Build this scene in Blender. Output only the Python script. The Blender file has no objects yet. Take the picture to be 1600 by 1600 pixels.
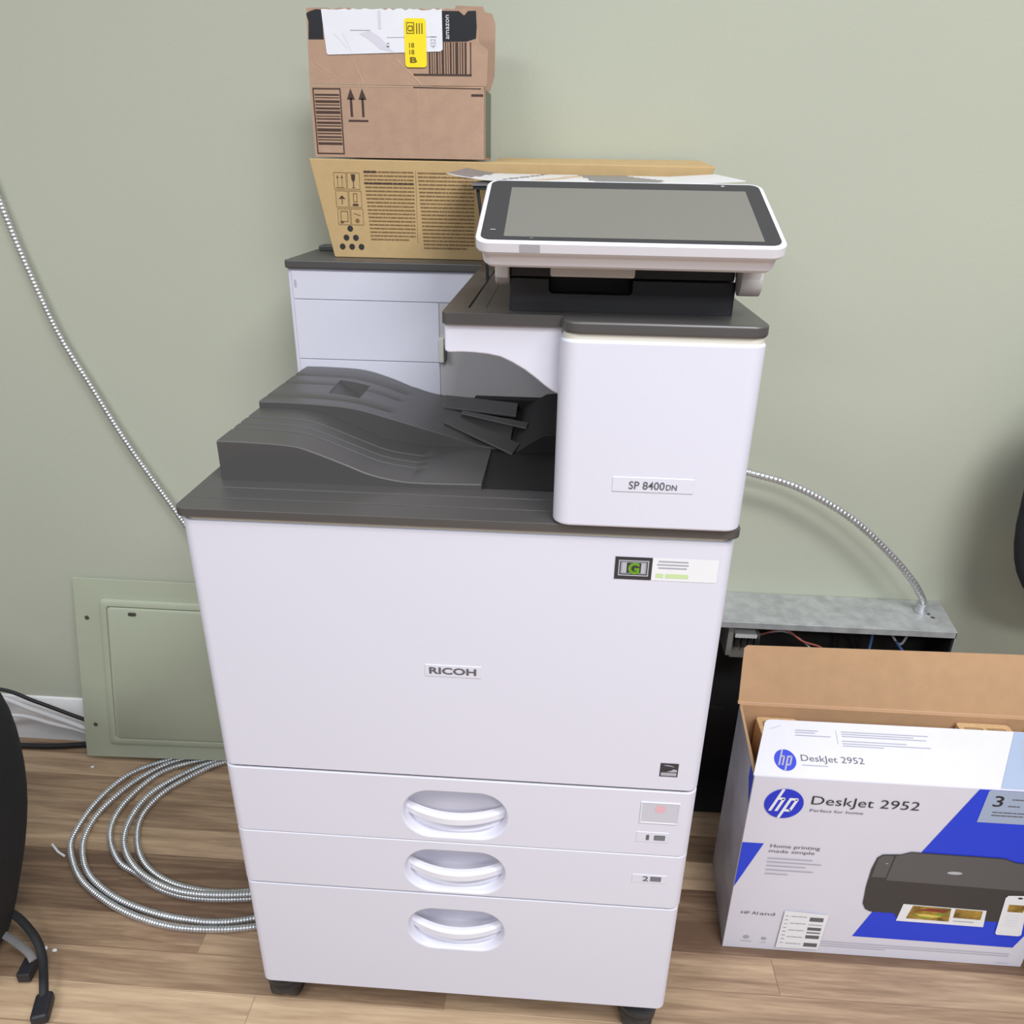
import bpy, bmesh, math, random
from mathutils import Vector, Matrix
random.seed(7)
S = bpy.context.scene
COL = S.collection

# ------------------------------------------------------------------ camera
def make_camera():
    f, cx, cy, cz, yaw, pitch, roll = 1195.018, 0.10277, -0.71547, 1.194135, -0.057016, 0.423851, 0.017689
    c_, s_ = math.cos, math.sin
    F = Vector((s_(yaw)*c_(pitch), c_(yaw)*c_(pitch), -s_(pitch)))
    R = Vector((c_(yaw), -s_(yaw), 0))
    U = R.cross(F)
    R2 = c_(roll)*R + s_(roll)*U
    U2 = -s_(roll)*R + c_(roll)*U
    cam = bpy.data.cameras.new('camera')
    o = bpy.data.objects.new('camera', cam)
    COL.objects.link(o)
    m = Matrix((R2, U2, -F)).transposed().to_4x4()
    m.translation = (cx, cy, cz)
    o.matrix_world = m
    cam.sensor_width = 36; cam.sensor_fit = 'HORIZONTAL'
    cam.lens = f/1600*36
    cam.clip_start = 0.02
    S.camera = o
make_camera()

# ------------------------------------------------------------------ world, lights, exposure
def lin(c):
    return tuple(((v/255)/12.92 if v/255 <= .04045 else ((v/255+.055)/1.055)**2.4) for v in c)
w = bpy.data.worlds.new('world'); S.world = w; w.use_nodes = True
def world_nodes():   # room light: pale ceiling overhead, darker walls and floor around
    n = w.node_tree.nodes; L = w.node_tree.links
    tc = n.new('ShaderNodeTexCoord'); sp = n.new('ShaderNodeSeparateXYZ'); L.new(tc.outputs['Generated'], sp.inputs[0])
    cr = n.new('ShaderNodeValToRGB'); L.new(sp.outputs[2], cr.inputs[0])
    e = cr.color_ramp.elements
    e[0].position = 0; e[0].color = (.16, .165, .18, 1)
    e[1].position = .75; e[1].color = (.72, .76, .84, 1)
    L.new(cr.outputs[0], n['Background'].inputs[0])
    n['Background'].inputs[1].default_value = WORLD
WORLD = .75
world_nodes()
def area(name, loc, target, sx, sy, power, col=(1, 1, 1)):
    l = bpy.data.lights.new(name, 'AREA'); l.shape = 'RECTANGLE'; l.size = sx; l.size_y = sy
    l.energy = power; l.color = col
    o = bpy.data.objects.new(name, l); COL.objects.link(o); o.location = loc
    o.rotation_euler = (Vector(target)-Vector(loc)).to_track_quat('-Z', 'Y').to_euler()
    return o
area('ceiling_panel_light', (0.95, -1.10, 2.65), (0.95, -1.10, 0), 1.2, 0.6, 37, (.98, .985, 1))
area('ceiling_panel_light', (-1.3, -1.6, 2.65), (-1.3, -1.6, 0), 1.2, 0.6, 25, (.95, .97, 1))
area('ceiling_panel_light', (0.9, -2.6, 2.65), (0.9, -2.6, 0), 1.2, 0.6, 42, (.95, .97, 1))
S.view_settings.view_transform = 'Standard'
S.view_settings.look = 'None'
S.view_settings.gamma = 1
S.view_settings.use_curve_mapping = False
S.view_settings.exposure = 0.42

# ------------------------------------------------------------------ materials
MATS = {}
def mat(name, col, rough=.5, metal=0, spec=.5, var=0, vscale=30, bump=0, bscale=400, stretch=(1, 1, 1), coat=0):
    if name in MATS: return MATS[name]
    m = bpy.data.materials.new(name); m.use_nodes = True
    n = m.node_tree.nodes; L = m.node_tree.links; b = n['Principled BSDF']
    c = lin(col)
    b.inputs['Base Color'].default_value = (*c, 1)
    b.inputs['Roughness'].default_value = rough
    b.inputs['Metallic'].default_value = metal
    b.inputs['Specular IOR Level'].default_value = spec
    if coat: b.inputs['Coat Weight'].default_value = coat
    tc = n.new('ShaderNodeTexCoord'); mp = n.new('ShaderNodeMapping'); mp.inputs['Scale'].default_value = stretch
    L.new(tc.outputs['Object'], mp.inputs[0])
    if var:
        t = n.new('ShaderNodeTexNoise'); t.inputs['Scale'].default_value = vscale; t.inputs['Detail'].default_value = 5
        L.new(mp.outputs[0], t.inputs['Vector'])
        r = n.new('ShaderNodeMapRange'); r.inputs[1].default_value = .3; r.inputs[2].default_value = .7
        r.inputs[3].default_value = 1-var; r.inputs[4].default_value = 1+var
        L.new(t.outputs[0], r.inputs[0])
        mx = n.new('ShaderNodeVectorMath'); mx.operation = 'SCALE'; mx.inputs[0].default_value = c
        L.new(r.outputs[0], mx.inputs['Scale']); L.new(mx.outputs[0], b.inputs['Base Color'])
    if bump:
        t = n.new('ShaderNodeTexNoise'); t.inputs['Scale'].default_value = bscale; t.inputs['Detail'].default_value = 3
        L.new(mp.outputs[0], t.inputs['Vector'])
        bp = n.new('ShaderNodeBump'); bp.inputs['Strength'].default_value = bump; bp.inputs['Distance'].default_value = .001
        L.new(t.outputs[0], bp.inputs['Height']); L.new(bp.outputs[0], b.inputs['Normal'])
    MATS[name] = m
    return m

mat('wall_paint', (183, 187, 169), .75, var=.02, vscale=2.5, bump=.25, bscale=180)
mat('trim_white', (232, 232, 232), .45, var=.02)
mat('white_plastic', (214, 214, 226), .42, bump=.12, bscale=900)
mat('gloss_white', (226, 226, 235), .3)
mat('cream_plastic', (214, 211, 200), .5)
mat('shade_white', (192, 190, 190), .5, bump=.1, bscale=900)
mat('gap_shade', (60, 60, 64), .7)  # dark tone standing for the shade inside the gaps
mat('grey_plastic', (72, 70, 69), .42, spec=.9)
mat('recess_shade', (26, 25, 25), .65, bump=.1, bscale=900)  # black that stands for deep shadow in the recesses
mat('black_plastic', (36, 36, 40), .5, bump=.15, bscale=900)
mat('bezel_black', (56, 55, 57), .5, spec=.3)
mat('lcd', (116, 114, 108), .3, spec=.35)
mat('ink_grey', (96, 96, 100), .5)
mat('ink_dark', (45, 43, 43), .6)
mat('ink_light', (165, 165, 175), .6)
mat('sticker_dark', (52, 50, 56), .4)
mat('sticker_silver', (176, 178, 186), .4)
mat('sticker_green', (98, 150, 30), .5)
mat('pale_green', (196, 218, 160), .5)
mat('sticker_white', (228, 229, 232), .45)
mat('red_glow', (222, 176, 184), .4)
mat('clear_grey', (196, 196, 206), .25)
mat('cardboard', (178, 147, 124), .85, var=.05, vscale=60, bump=.25, bscale=300)
mat('cardboard_pale', (206, 172, 142), .85)
mat('cardboard_kraft', (192, 163, 116), .85, var=.04, vscale=60, bump=.2, bscale=300)
mat('cardboard_inner', (190, 152, 115), .88, var=.04, vscale=40, bump=.2, bscale=300)
mat('pulp', (208, 172, 126), .9, var=.08, vscale=120, bump=.5, bscale=500)
mat('ink_brown', (70, 50, 42), .7)
mat('ink_toner', (124, 96, 60), .7)
mat('tape_black', (36, 36, 40), .35)
mat('yellow', (250, 226, 20), .5)
mat('yellow_ink', (120, 96, 10), .6)
mat('paper_white', (232, 232, 238), .55, var=.01, vscale=40, bump=.3, bscale=60)
mat('crease', (214, 213, 222), .6)
mat('box_print', (213, 211, 222), .5, var=.01)
mat('hp_blue', (30, 62, 208), .45)
mat('hp_logo', (28, 50, 196), .45)
mat('hp_banner', (158, 172, 196), .5)
mat('side_print', (176, 174, 180), .6, var=.28, vscale=9)
mat('print_dark', (58, 56, 56), .5)
mat('print_mid', (88, 86, 88), .5)
mat('photo_food', (150, 120, 50), .5, var=.6, vscale=60)
mat('photo_red', (130, 50, 40), .5)
mat('photo_green', (120, 150, 50), .5)
mat('photo_yellow', (214, 190, 90), .5)
mat('steel', (212, 214, 216), .28, metal=.82, var=.1, vscale=60)
mat('galvanised', (186, 188, 188), .5, metal=.4, var=.16, vscale=45)
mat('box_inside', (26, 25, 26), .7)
mat('cover_green', (174, 180, 158), .5, var=.03, vscale=8, bump=.15, bscale=150)
mat('screw', (105, 105, 92), .4, metal=.6)
mat('black_fabric', (22, 23, 28), .85, var=.2, vscale=90, bump=.6, bscale=700)
mat('black_web', (27, 27, 31), .6, bump=.4, bscale=900)
mat('cord_black', (24, 24, 26), .5)
mat('cord_white', (214, 214, 216), .5)
mat('grey_web', (120, 118, 118), .7)
mat('wire_red', (165, 90, 80), .5); mat('wire_blue', (80, 110, 170), .5); mat('wire_white', (190, 190, 188), .5)
mat('breaker', (120, 118, 112), .6)
mat('magazine', (225, 224, 226), .35)
mat('magazine_grey', (126, 124, 126), .35)
mat('magazine_tan', (206, 180, 150), .35)
mat('tape_green', (72, 92, 78), .35)

SEED = 1.0
def floor_material():
    m = bpy.data.materials.new('wood_planks'); m.use_nodes = True
    n = m.node_tree.nodes; L = m.node_tree.links; b = n['Principled BSDF']
    def math_(op, a, c=None, v=None):
        k = n.new('ShaderNodeMath'); k.operation = op
        if isinstance(a, (int, float)): k.inputs[0].default_value = a
        else: L.new(a, k.inputs[0])
        if c is not None:
            if isinstance(c, (int, float)): k.inputs[1].default_value = c
            else: L.new(c, k.inputs[1])
        return k.outputs[0]
    tc = n.new('ShaderNodeTexCoord'); sp = n.new('ShaderNodeSeparateXYZ'); L.new(tc.outputs['Object'], sp.inputs[0])
    H = .0625
    yy = math_('DIVIDE', math_('ADD', sp.outputs[1], 5.0225), H)
    row = math_('FLOOR', yy)
    wn = n.new('ShaderNodeTexWhiteNoise'); wn.noise_dimensions = '1D'; L.new(row, wn.inputs['W'])
    xx = math_('DIVIDE', math_('ADD', sp.outputs[0], math_('MULTIPLY', wn.outputs['Value'], 3.0)), .95)
    colm = math_('FLOOR', xx)
    wn2 = n.new('ShaderNodeTexWhiteNoise'); wn2.noise_dimensions = '3D'
    cb = n.new('ShaderNodeCombineXYZ'); L.new(row, cb.inputs[0]); L.new(colm, cb.inputs[1]); cb.inputs[2].default_value = SEED; L.new(cb.outputs[0], wn2.inputs['Vector'])
    # grain
    mp = n.new('ShaderNodeCombineXYZ')
    L.new(math_('MULTIPLY', sp.outputs[0], 1.6), mp.inputs[0])
    L.new(math_('MULTIPLY', sp.outputs[1], 22), mp.inputs[1])
    L.new(math_('MULTIPLY', wn2.outputs['Value'], 20), mp.inputs[2])
    g = n.new('ShaderNodeTexNoise'); g.inputs['Scale'].default_value = 1.7; g.inputs['Detail'].default_value = 6; g.inputs['Roughness'].default_value = .6
    g.inputs['Distortion'].default_value = .7
    L.new(mp.outputs[0], g.inputs['Vector'])
    g2 = n.new('ShaderNodeTexNoise'); g2.inputs['Scale'].default_value = 8; g2.inputs['Detail'].default_value = 4
    L.new(mp.outputs[0], g2.inputs['Vector'])
    # board tones, row by row from the camera side to the wall
    rt = n.new('ShaderNodeValToRGB'); rt.color_ramp.interpolation = 'CONSTANT'
    tones = [.5, .7, .35, .6, .45, .30, .62, .80, .42, .50, .16, .20, .60, .30, .50, .62, .4]
    Y0 = -.0225-7*H
    L.new(math_('DIVIDE', math_('SUBTRACT', sp.outputs[1], Y0), H*len(tones)), rt.inputs[0])
    ee = rt.color_ramp.elements
    for i, v in enumerate(tones):
        k = ee[0] if i == 0 else (ee[1] if i == 1 else ee.new(i/len(tones)))
        k.position = i/len(tones); k.color = (v, v, v, 1)
    t = math_('ADD', math_('MULTIPLY', wn2.outputs['Value'], .20), math_('MULTIPLY', g.outputs[0], .80))
    t = math_('ADD', t, math_('MULTIPLY', rt.outputs[0], .85))
    t = math_('ADD', t, math_("MULTIPLY", g2.outputs[0], .36))
    t = math_("SUBTRACT", t, .63)
    cr = n.new('ShaderNodeValToRGB'); L.new(t, cr.inputs[0])
    e = cr.color_ramp.elements
    e[0].position = .12; e[0].color = (*lin((104, 80, 62)), 1)
    e[1].position = .9; e[1].color = (*lin((220, 192, 158)), 1)
    k = e.new(.38); k.color = (*lin((150, 123, 98)), 1)
    k = e.new(.6); k.color = (*lin((186, 158, 128)), 1)
    # seams
    fy = math_('FRACT', yy); fx = math_('FRACT', xx)
    sy = math_('LESS_THAN', fy, .014); sx = math_('LESS_THAN', fx, .0016)
    s = math_('MULTIPLY', math_('MAXIMUM', sy, sx), .45)
    mx = n.new('ShaderNodeMix'); mx.data_type = 'RGBA'; L.new(s, mx.inputs[0]); L.new(cr.outputs[0], mx.inputs[6])
    mx.inputs[7].default_value = (*lin((80, 58, 42)), 1)
    L.new(mx.outputs[2], b.inputs['Base Color'])
    b.inputs['Roughness'].default_value = .5
    bp = n.new('ShaderNodeBump'); bp.inputs['Strength'].default_value = .15; bp.inputs['Distance'].default_value = .001
    L.new(g2.outputs[0], bp.inputs['Height']); L.new(bp.outputs[0], b.inputs['Normal'])
    MATS['wood_planks'] = m
floor_material()

# ------------------------------------------------------------------ mesh helpers
ORG = {}
def link_mesh(name, bm, m, parent=None, smooth=False, bevel=0, seg=2, autosmooth=None):
    """links a bmesh in world coordinates as one object; m = one or several material names"""
    off = ORG.get(parent.name, Vector((0, 0, 0))) if parent else Vector((0, 0, 0))
    bmesh.ops.recalc_face_normals(bm, faces=bm.faces)
    me = bpy.data.meshes.new(name); bm.to_mesh(me); bm.free()
    me.transform(Matrix.Translation(-off))
    for x in ([m] if isinstance(m, str) else m): me.materials.append(MATS[x])
    o = bpy.data.objects.new(name, me); COL.objects.link(o)
    if parent:
        o.parent = parent; ORG[o.name] = off
    if bevel:
        md = o.modifiers.new('bevel', 'BEVEL'); md.width = bevel; md.segments = seg; md.limit_method = 'ANGLE'
        md.angle_limit = math.radians(38); md.harden_normals = True
    if smooth or bevel:
        for p in me.polygons: p.use_smooth = True
        if not bevel:
            me.set_sharp_from_angle(angle=math.radians(autosmooth or 40))
    return o
def tag(o, label=None, cat=None, group=None, kind=None):
    if label: o['label'] = label
    if cat: o['category'] = cat
    if group: o['group'] = group
    if kind: o['kind'] = kind
    return o
def thing(name, loc, label, cat, group=None):
    o = bpy.data.objects.new(name, None); COL.objects.link(o); o.location = loc
    o.empty_display_size = .05
    ORG[o.name] = Vector(loc)
    return tag(o, label, cat, group)

def box_bm(x0, x1, y0, y1, z0, z1, bm=None):
    bm = bm or bmesh.new()
    v = [bm.verts.new((x, y, z)) for z in (z0, z1) for y in (y0, y1) for x in (x0, x1)]
    for f in ((0, 1, 3, 2), (4, 5, 7, 6), (0, 1, 5, 4), (2, 3, 7, 6), (0, 2, 6, 4), (1, 3, 7, 5)):
        bm.faces.new([v[i] for i in f])
    return bm
def prism_bm(poly, axis, a, b, bm=None):
    """poly in the plane perpendicular to axis: 'z' -> (x,y); 'y' -> (x,z); 'x' -> (y,z)"""
    bm = bm or bmesh.new()
    def P(p, t):
        return {'z': (p[0], p[1], t), 'y': (p[0], t, p[1]), 'x': (t, p[0], p[1])}[axis]
    A = [bm.verts.new(P(p, a)) for p in poly]; B = [bm.verts.new(P(p, b)) for p in poly]
    bm.faces.new(A); bm.faces.new(B[::-1])
    n = len(poly)
    for i in range(n): bm.faces.new((A[i], A[(i+1) % n], B[(i+1) % n], B[i]))
    return bm
def rrect(x0, x1, y0, y1, r, seg=6, corners=(1, 1, 1, 1)):
    """rounded rectangle, corners order: (x1,y0),(x1,y1),(x0,y1),(x0,y0)"""
    if not hasattr(r, '__len__'): r = [r*c for c in corners]
    pts = []
    for (cx, cy, sx, sy, a0), q in zip(((x1, y0, -1, 1, -90), (x1, y1, -1, -1, 0), (x0, y1, 1, -1, 90), (x0, y0, 1, 1, 180)), r):
        if q <= 0: pts.append((cx, cy)); continue
        for i in range(seg+1):
            a = math.radians(a0+90*i/seg)
            pts.append((cx+sx*q+q*math.cos(a), cy+sy*q+q*math.sin(a)))
    return pts
def catmull(pts, n=8):
    P = [Vector(p) for p in pts]; out = []
    P = [2*P[0]-P[1]]+P+[2*P[-1]-P[-2]]
    for i in range(1, len(P)-2):
        for k in range(n):
            t = k/n; a, b, c, d = P[i-1:i+3]
            out.append(.5*((2*b)+(c-a)*t+(2*a-5*b+4*c-d)*t*t+(3*b-a-3*c+d)*t**3))
    out.append(P[-2]); return out
def resample(pts, step):
    out = [pts[0]]; acc = 0
    for a, b in zip(pts, pts[1:]):
        d = (b-a).length
        if d == 0: continue
        t = step-acc
        while t <= d:
            out.append(a.lerp(b, t/d)); t += step
        acc = (acc+d) % step if d+acc >= step else acc+d
    return out
def tube_bm(pts, r, sides=10, bm=None, radii=None, flat=1.0):
    bm = bm or bmesh.new()
    pts = [Vector(p) for p in pts]
    rings = []; up = Vector((0, 0, 1)); prev = None
    for i, p in enumerate(pts):
        t = (pts[min(i+1, len(pts)-1)]-pts[max(i-1, 0)]).normalized()
        if prev is None:
            s = t.cross(up)
            if s.length < .05: s = t.cross(Vector((0, 1, 0)))
            s.normalize()
        else:
            s = prev-t*prev.dot(t); s.normalize()
        prev = s; q = s.cross(t)
        rr = radii[i] if radii else r
        rings.append([bm.verts.new(p+rr*(math.cos(a)*s+flat*math.sin(a)*q)) for a in [2*math.pi*k/sides for k in range(sides)]])
    for A, B in zip(rings, rings[1:]):
        for k in range(sides): bm.faces.new((A[k], A[(k+1) % sides], B[(k+1) % sides], B[k]))
    bm.faces.new(rings[0]); bm.faces.new(rings[-1][::-1])
    return bm
def armoured_bm(ctrl, r=.0062, pitch=.0056, bm=None, n=10):
    pts = resample(catmull(ctrl, n), pitch/4)
    radii = [r*(1, .97, .74, .97)[i % 4] for i in range(len(pts))]
    return tube_bm(pts, r, 8, bm, radii)
def lathe_bm(prof, centre, axis='z', seg=24, bm=None):
    bm = bm or bmesh.new(); c = Vector(centre); rings = []
    for r, h in prof:
        ring = []
        for k in range(seg):
            a = 2*math.pi*k/seg; u, v = r*math.cos(a), r*math.sin(a)
            ring.append(bm.verts.new(c+Vector({'z': (u, v, h), 'y': (u, h, v), 'x': (h, u, v)}[axis])))
        rings.append(ring)
    for A, B in zip(rings, rings[1:]):
        for k in range(seg): bm.faces.new((A[k], A[(k+1) % seg], B[(k+1) % seg], B[k]))
    bm.faces.new(rings[0]); bm.faces.new(rings[-1][::-1])
    return bm
def boolean(o, cut_bm, op='DIFFERENCE'):
    me = bpy.data.meshes.new('cut'); bmesh.ops.recalc_face_normals(cut_bm, faces=cut_bm.faces); cut_bm.to_mesh(me); cut_bm.free()
    off = ORG.get(o.name, Vector((0, 0, 0))); me.transform(Matrix.Translation(-off))
    c = bpy.data.objects.new('cut', me); COL.objects.link(c)
    c.parent = o.parent
    bev = [m for m in o.modifiers]
    md = o.modifiers.new('bool', 'BOOLEAN'); md.object = c; md.operation = op; md.solver = 'EXACT'
    if bev:
        o.modifiers.move(len(o.modifiers)-1, 0)
    dg = bpy.context.evaluated_depsgraph_get(); dg.update()
    for m in bev: m.show_viewport = False
    dg.update()
    new = bpy.data.meshes.new_from_object(o.evaluated_get(dg))
    for m in bev: m.show_viewport = True
    o.modifiers.remove(md); o.data = new
    bpy.data.objects.remove(c)
    for p in new.polygons: p.use_smooth = True
    if not bev: new.set_sharp_from_angle(angle=math.radians(40))

# flat print: collects shapes in a plane (u,v) and builds one object, a few tenths of a millimetre proud of its surface
def text_geo(body, size, bold=0, shear=0, space=1):
    cu = bpy.data.curves.new('t', 'FONT'); cu.body = body; cu.size = size; cu.offset = bold; cu.shear = shear
    cu.space_character = space; cu.align_x = 'LEFT'; cu.align_y = 'BOTTOM_BASELINE'; cu.resolution_u = 3
    o = bpy.data.objects.new('t', cu); COL.objects.link(o)
    dg = bpy.context.evaluated_depsgraph_get(); dg.update()
    me = bpy.data.meshes.new_from_object(o.evaluated_get(dg))
    vs = [(v.co.x, v.co.y) for v in me.vertices]; fs = [tuple(p.vertices) for p in me.polygons]
    bpy.data.objects.remove(o); bpy.data.curves.remove(cu); bpy.data.meshes.remove(me)
    return vs, fs
class Print:
    def __init__(s, fn): s.fn = fn; s.items = []; s.mats = []
    def mi(s, m):
        if m not in s.mats: s.mats.append(m)
        return s.mats.index(m)
    def poly(s, pts, m, lay=1): s.items.append(([tuple(p) for p in pts], [tuple(range(len(pts)))], s.mi(m), lay)); return s
    def rect(s, x0, y0, x1, y1, m, lay=1, skew=0):
        return s.poly([(x0, y0), (x1, y0), (x1+skew, y1), (x0+skew, y1)], m, lay)
    def rr(s, x0, y0, x1, y1, r, m, lay=1): return s.poly(rrect(x0, x1, y0, y1, r, 4), m, lay)
    def circle(s, x, y, r, m, lay=1, n=28, sy=1): return s.poly([(x+r*math.cos(2*math.pi*k/n), y+sy*r*math.sin(2*math.pi*k/n)) for k in range(n)], m, lay)
    def line(s, x0, y0, x1, y1, t, m, lay=1):
        d = Vector((x1-x0, y1-y0)); n = Vector((-d.y, d.x)).normalized()*t/2
        return s.poly([(x0+n.x, y0+n.y), (x0-n.x, y0-n.y), (x1-n.x, y1-n.y), (x1+n.x, y1+n.y)], m, lay)
    def frame(s, x0, y0, x1, y1, t, m, lay=1):
        s.rect(x0, y0, x1, y0+t, m, lay); s.rect(x0, y1-t, x1, y1, m, lay); s.rect(x0, y0+t, x0+t, y1-t, m, lay); s.rect(x1-t, y0+t, x1, y1-t, m, lay); return s
    def text(s, body, x, y, width, height, m, lay=2, bold=0, shear=0, rot=0, space=1):
        """fits the text into width (along its baseline) and cap height"""
        vs, fs = text_geo(body, 1, bold, shear, space)
        x0 = min(v[0] for v in vs); x1 = max(v[0] for v in vs); y1 = max(v[1] for v in vs)
        sx, sy = width/(x1-x0), height/y1
        c, q = math.cos(rot), math.sin(rot)
        out = []
        for a, b in vs:
            a = (a-x0)*sx; b = b*sy
            out.append((x+a*c-b*q, y+a*q+b*c))
        s.items.append((out, fs, s.mi(m), lay)); return s
    def greek(s, x0, x1, y, h, m, lay=1, seed=0, gap=.35, vary=True):
        rnd = random.Random(seed*977+int(y*1e5)); x = x0
        while x < x1:
            wd = h*rnd.uniform(1.2, 6); s.rect(x, y, min(x+wd, x1), y+h, m, lay); x += wd+h*gap*rnd.uniform(.8, 1.6)
        return s
    def build(s, name, parent, sub=1):
        bm = bmesh.new()
        for vs, fs, mi, lay in s.items:
            V = [bm.verts.new(s.fn(u, v, lay*.00022)) for u, v in vs]
            for f in fs:
                try: F = bm.faces.new([V[i] for i in f]); F.material_index = mi
                except ValueError: pass
        off = ORG.get(parent.name, Vector((0, 0, 0)))
        me = bpy.data.meshes.new(name); bm.to_mesh(me); bm.free(); me.transform(Matrix.Translation(-off))
        for x in s.mats: me.materials.append(MATS[x])
        o = bpy.data.objects.new(name, me); COL.objects.link(o); o.parent = parent; ORG[o.name] = off
        return o
def plane_y(y0):  # front facing plane at y0: (u,v) = (x,z)
    return lambda u, v, d: (u, y0-d, v)

# ================================================================== SETTING
WY = .590
o = link_mesh('floor', box_bm(-3.2, 3.2, -2.6, WY+.1, -.05, 0), 'wood_planks'); o['kind'] = 'structure'
o = link_mesh('wall_back', box_bm(-3.2, 3.2, WY, WY+.1, -.05, 2.75), 'wall_paint'); o['kind'] = 'structure'
bb = [(WY+.001, 0), (WY-.012, 0), (WY-.012, .085), (WY-.009, .1), (WY-.005, .110), (WY+.001, .112)]
o = link_mesh('baseboard_back', prism_bm(bb, 'x', -3.2, 3.2), 'trim_white', bevel=.001); o['kind'] = 'structure'

# ================================================================== PRINTER
PR = thing('laser_printer', (0, .28, 0), 'tall white and grey office laser printer with three drawers and a tilted touch screen', 'printer')
X = .2935
def part(name, bm, m, parent=PR, **k): return link_mesh(name, bm, m, parent, **k)
FR = .014
# shells
part('main_body', prism_bm(rrect(-X+.0012, X-.0012, .0295, .560, [.002, .02, .02, .002]), 'z', .4012, .8466), 'white_plastic', bevel=.0015)
part('upper_rim', prism_bm(rrect(-X+.004, X-.004, .002, .556, .013), 'z', .8464, .8525), 'cream_plastic')
fd = part('front_door', prism_bm(rrect(-X, X, 0, .030, [FR, 0, 0, FR]), 'z', .5098, .8462), 'white_plastic', bevel=.0022, seg=3)
part('gap_shade_strip', prism_bm(rrect(-X+.003, X-.003, .0022, .0290, [FR, 0, 0, FR]), 'z', .5080, .5102), 'gap_shade')  # shade of the gap under the door, added as a dark strip
part('gap_shade_strip', prism_bm(rrect(-X+.003, X-.003, .0030, .0490, [FR, 0, 0, FR]), 'z', .3050, .3076), 'gap_shade')  # shade of the gap below the second drawer, also a dark strip
# drawers with real recesses
def stadium(cx, z0, z1, hw, r, n=8): return rrect(cx-hw, cx+hw, z0, z1, r, n)
def taper_cut(cx, z0, z1, hw, y_levels):
    bm = bmesh.new(); rings = []
    for y, ins in y_levels:
        h = (z1-z0)/2-ins
        rings.append([bm.verts.new((p[0], y, p[1])) for p in stadium(cx, z0+ins, z1-ins, hw-ins, min(.037, h*.96))])
    n = len(rings[0])
    bm.faces.new(rings[0]); bm.faces.new(rings[-1][::-1])
    for A, B in zip(rings, rings[1:]):
        for k in range(n): bm.faces.new((A[k], A[(k+1) % n], B[(k+1) % n], B[k]))
    return bm
def drawer(name, z0, z1, h0, h1, hx, m, hw=X, fr=FR, low=False, dy=0.0):
    poly = rrect(-hw, hw, dy, .0495, [fr, 0, 0, fr])
    bm = prism_bm(poly, 'z', z0, z1)
    d = part(name, bm, m, bevel=.0045 if low else .002, seg=3)
    boolean(d, taper_cut(hx, h0, h1, .0675, [(dy-.003, -.0015), (dy+.001, .0012), (dy+.004, .0030), (dy+.034, .0050), (dy+.041, .009), (dy+.044, .017)]))
    # grip bar bowed forward across the recess
    zc = h0+(h1-h0)*.425; n = 18; bm = bmesh.new(); rings = []
    for i in range(n+1):
        t = -1+2*i/n; x = hx+t*.0650
        y = dy+.0150-.0190*(1-t*t)
        hh = .0064*(1-.10*t*t)
        prof = [(y, zc-hh), (y, zc+hh-.0035), (y+.0035, zc+hh), (y+.0085, zc+hh), (y+.010, zc+hh-.002), (y+.010, zc-hh)]
        rings.append([bm.verts.new((x, a, b)) for a, b in prof])
    for A, B in zip(rings, rings[1:]):
        for k in range(6): bm.faces.new((A[k], A[(k+1) % 6], B[(k+1) % 6], B[k]))
    bm.faces.new(rings[0]); bm.faces.new(rings[-1][::-1])
    part('handle', bm, 'gloss_white', d, smooth=True, autosmooth=35)
    # lower scoop ledge under the bar
    zl = h0+(h1-h0)*.16; bm = bmesh.new(); rings = []
    for i in range(n+1):
        t = -1+2*i/n; x = hx+t*.058
        y = dy+.016-.010*(1-t*t); c = zl-.004*(1-t*t)+.006*t*t-.003
        prof = [(y+.001, c-.003), (y, c+.001), (y+.005, c+.006), (y+.014, c+.008), (y+.02, c-.003)]
        rings.append([bm.verts.new((x, a, b)) for a, b in prof])
    for A, B in zip(rings, rings[1:]):
        for k in range(5): bm.faces.new((A[k], A[(k+1) % 5], B[(k+1) % 5], B[k]))
    bm.faces.new(rings[0]); bm.faces.new(rings[-1][::-1])
    part('handle_ledge', bm, m, d, smooth=True, autosmooth=50)
    return d
d1 = drawer('paper_drawer', .4017, .5070, .4085, .4875, -.0035, 'white_plastic')
d2 = drawer('paper_drawer', .3074, .4005, .3105, .3870, -.0050, 'white_plastic')
part('paper_unit_body', prism_bm(rrect(-X+.0012, X-.0012, .0495, .560, .004), 'z', .3058, .4010), 'white_plastic')
part('bank_body', prism_bm(rrect(-.2905, .2905, .0495, .560, .004), 'z', .112, .3030), 'white_plastic')
d3 = drawer('bank_drawer', .1015, .3038, .1965, .2765, -.0050, 'white_plastic', hw=.2925, fr=.012, low=True, dy=.001)
part('base_frame', box_bm(-.265, .265, .06, .54, .088, .114), 'black_plastic', bevel=.003)
# casters
def caster(x, y):
    c = part('caster', lathe_bm([(.012, .0), (.030, .001), (.030, .008), (.016, .012), (.016, .04)], (x, y, .052), seg=18), 'black_plastic', smooth=True)
    for s in (-1, 1):
        part('wheel', lathe_bm([(.006, -.010), (.021, -.0095), (.0258, -.006), (.0262, 0), (.0258, .006), (.021, .0095), (.006, .010)], (x+s*.013, y+.006, .0262), 'x', 20), 'black_plastic', c, smooth=True)
    part('caster_hood', lathe_bm([(.027, .026), (.029, .030), (.029, .040), (.025, .050), (.018, .055), (.010, .056)], (x, y+.004, 0), seg=22), 'black_plastic', c, smooth=True)
for x, y in ((-.281, .054), (.262, .046), (-.20, .40), (.20, .40)): caster(x, y)

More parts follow.
